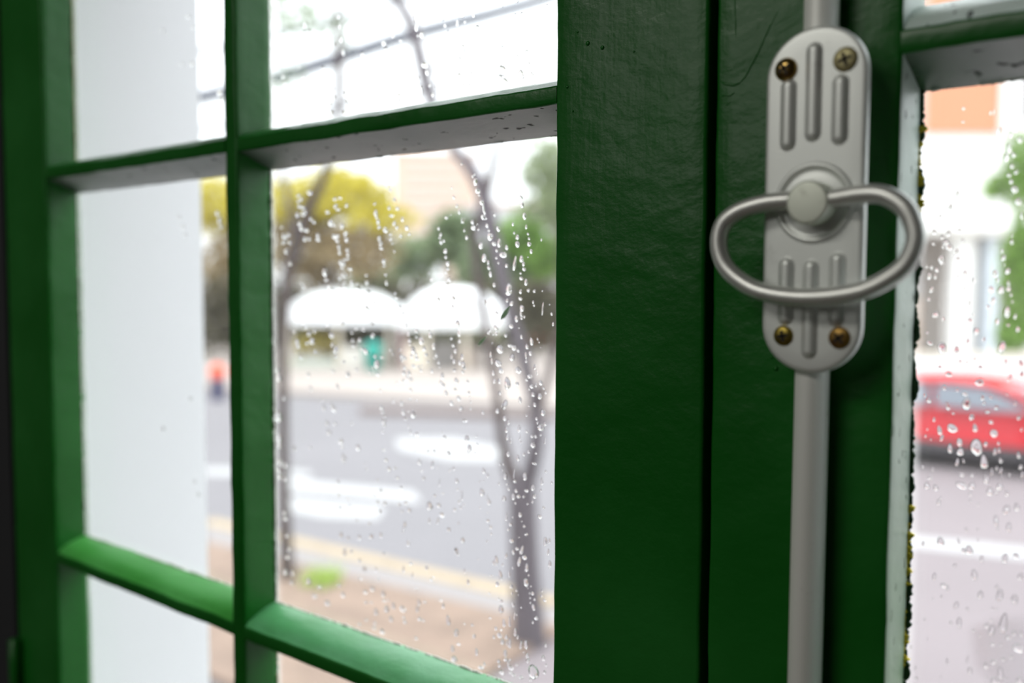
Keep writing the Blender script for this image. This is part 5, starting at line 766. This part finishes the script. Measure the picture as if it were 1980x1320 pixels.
WHERE = {'T': ('clear raindrop on the upper pane crossed by cables', 'raindrops on the upper pane'), 'M': ('clear raindrop on the large middle pane beside the wide green stile', 'raindrops on the middle pane'),
         'R': ('clear raindrop on the right pane in front of the red car and white building', 'raindrops on the right pane'), 'L': ('faint raindrop on the left pane before the white wall', 'raindrops on the left pane'), 'U': ('faint raindrop on the upper left pane before the white wall', 'raindrops on the upper left pane')}
SPECIAL = {0: 'largest round raindrop on the right pane, over the red car', 2: 'largest raindrop low in the right corner of the middle pane'}
rest = MB(); rnd = random.Random(11)
BOUND = {'T': (-0.506, -0.258, 0.098, 0.165), 'M': (-0.506, -0.258, -0.2124, 0.0737), 'R': (-0.105, -0.045, -0.17, 0.075), 'L': (-0.78, -0.5, -0.21, 0.08), 'U': (-0.78, -0.5, 0.09, 0.2)}
PNAME = {'T': 'upper pane', 'M': 'middle pane', 'R': 'right pane', 'L': 'left pane', 'U': 'upper left pane'}
ORD = ['topmost', 'second', 'third', 'fourth', 'fifth', 'sixth', 'seventh', 'eighth', 'ninth', 'tenth', 'eleventh', 'twelfth', 'thirteenth', 'fourteenth', 'fifteenth', 'sixteenth', 'seventeenth', 'eighteenth', 'nineteenth', 'twentieth']
VZ = {5: ['top', 'upper', 'mid height', 'lower', 'bottom'], 2: ['top', 'bottom'], 1: ['']}; HZ = ['left edge', 'left half', 'centre', 'right half', 'right edge']
zones = {}
for i, d in enumerate(DROPS.split(';')[:300]):
    pn = d[0]; x, z = [float(v)/10000 for v in d[1:].split(',')][:2]; b_ = BOUND[pn]
    hz = HZ[max(0, min(4, int(5*(x-b_[0])/(b_[1]-b_[0]))))]; nv = 5 if pn in 'MR' else 1
    vz = VZ[nv][max(0, min(nv-1, int(nv*(b_[3]-z)/(b_[3]-b_[2]))))]
    zones.setdefault((pn, vz, hz), []).append((-z, i))
DLAB = {}
for (pn, vz, hz), lst in zones.items():
    lst.sort()
    for j, (_, i) in enumerate(lst):
        head = 'topmost larger raindrop' if j == 0 else ORD[min(j, 19)]+' larger raindrop down'
        DLAB[i] = head+' in the '+(vz+' ' if vz else '')+hz+' zone of the '+PNAME[pn]
for i, d in enumerate(DROPS.split(';')):
    pn = d[0]; x, z, w_, h_ = [float(v)/10000 for v in d[1:].split(',')]
    k = (i*5) % len(TPL); dep = min(w_, h_)*(0.62 if min(w_, h_) > 0.0022 else 0.8); tilt = rnd.gauss(0.06, 0.12)
    y0 = TG1+0.00006
    if i < 300:
        o = bpy.data.objects.new('raindrop', TME[k]); COL.objects.link(o); o.location = (x, y0, ZC+z); o.scale = (w_, dep, h_); o.rotation_euler = (0, tilt, 0)
        if i in SPECIAL: tag(o, SPECIAL[i], 'raindrop')
        else: tag(o, DLAB[i], 'raindrop', WHERE[pn][1])
    else:
        b_ = len(rest.v); ca, sa = math.cos(tilt), math.sin(tilt)
        for (vx, vy, vz) in TPL[k].v:
            vx *= w_; vz *= h_; rest.v.append((x+vx*ca+vz*sa, y0+vy*dep, ZC+z-vx*sa+vz*ca))
        rest.f += [tuple(b_+j for j in f) for f in TPL[k].f]; rest.m += [0]*len(TPL[k].f)
o = rest.build('fine_raindrops', water); tag(o, 'fine spatter of tiny raindrops all over the outside of the panes', 'raindrops', kind='stuff')
for p in o.data.polygons: p.use_smooth = True
o.data.set_sharp_from_angle(angle=math.radians(60))
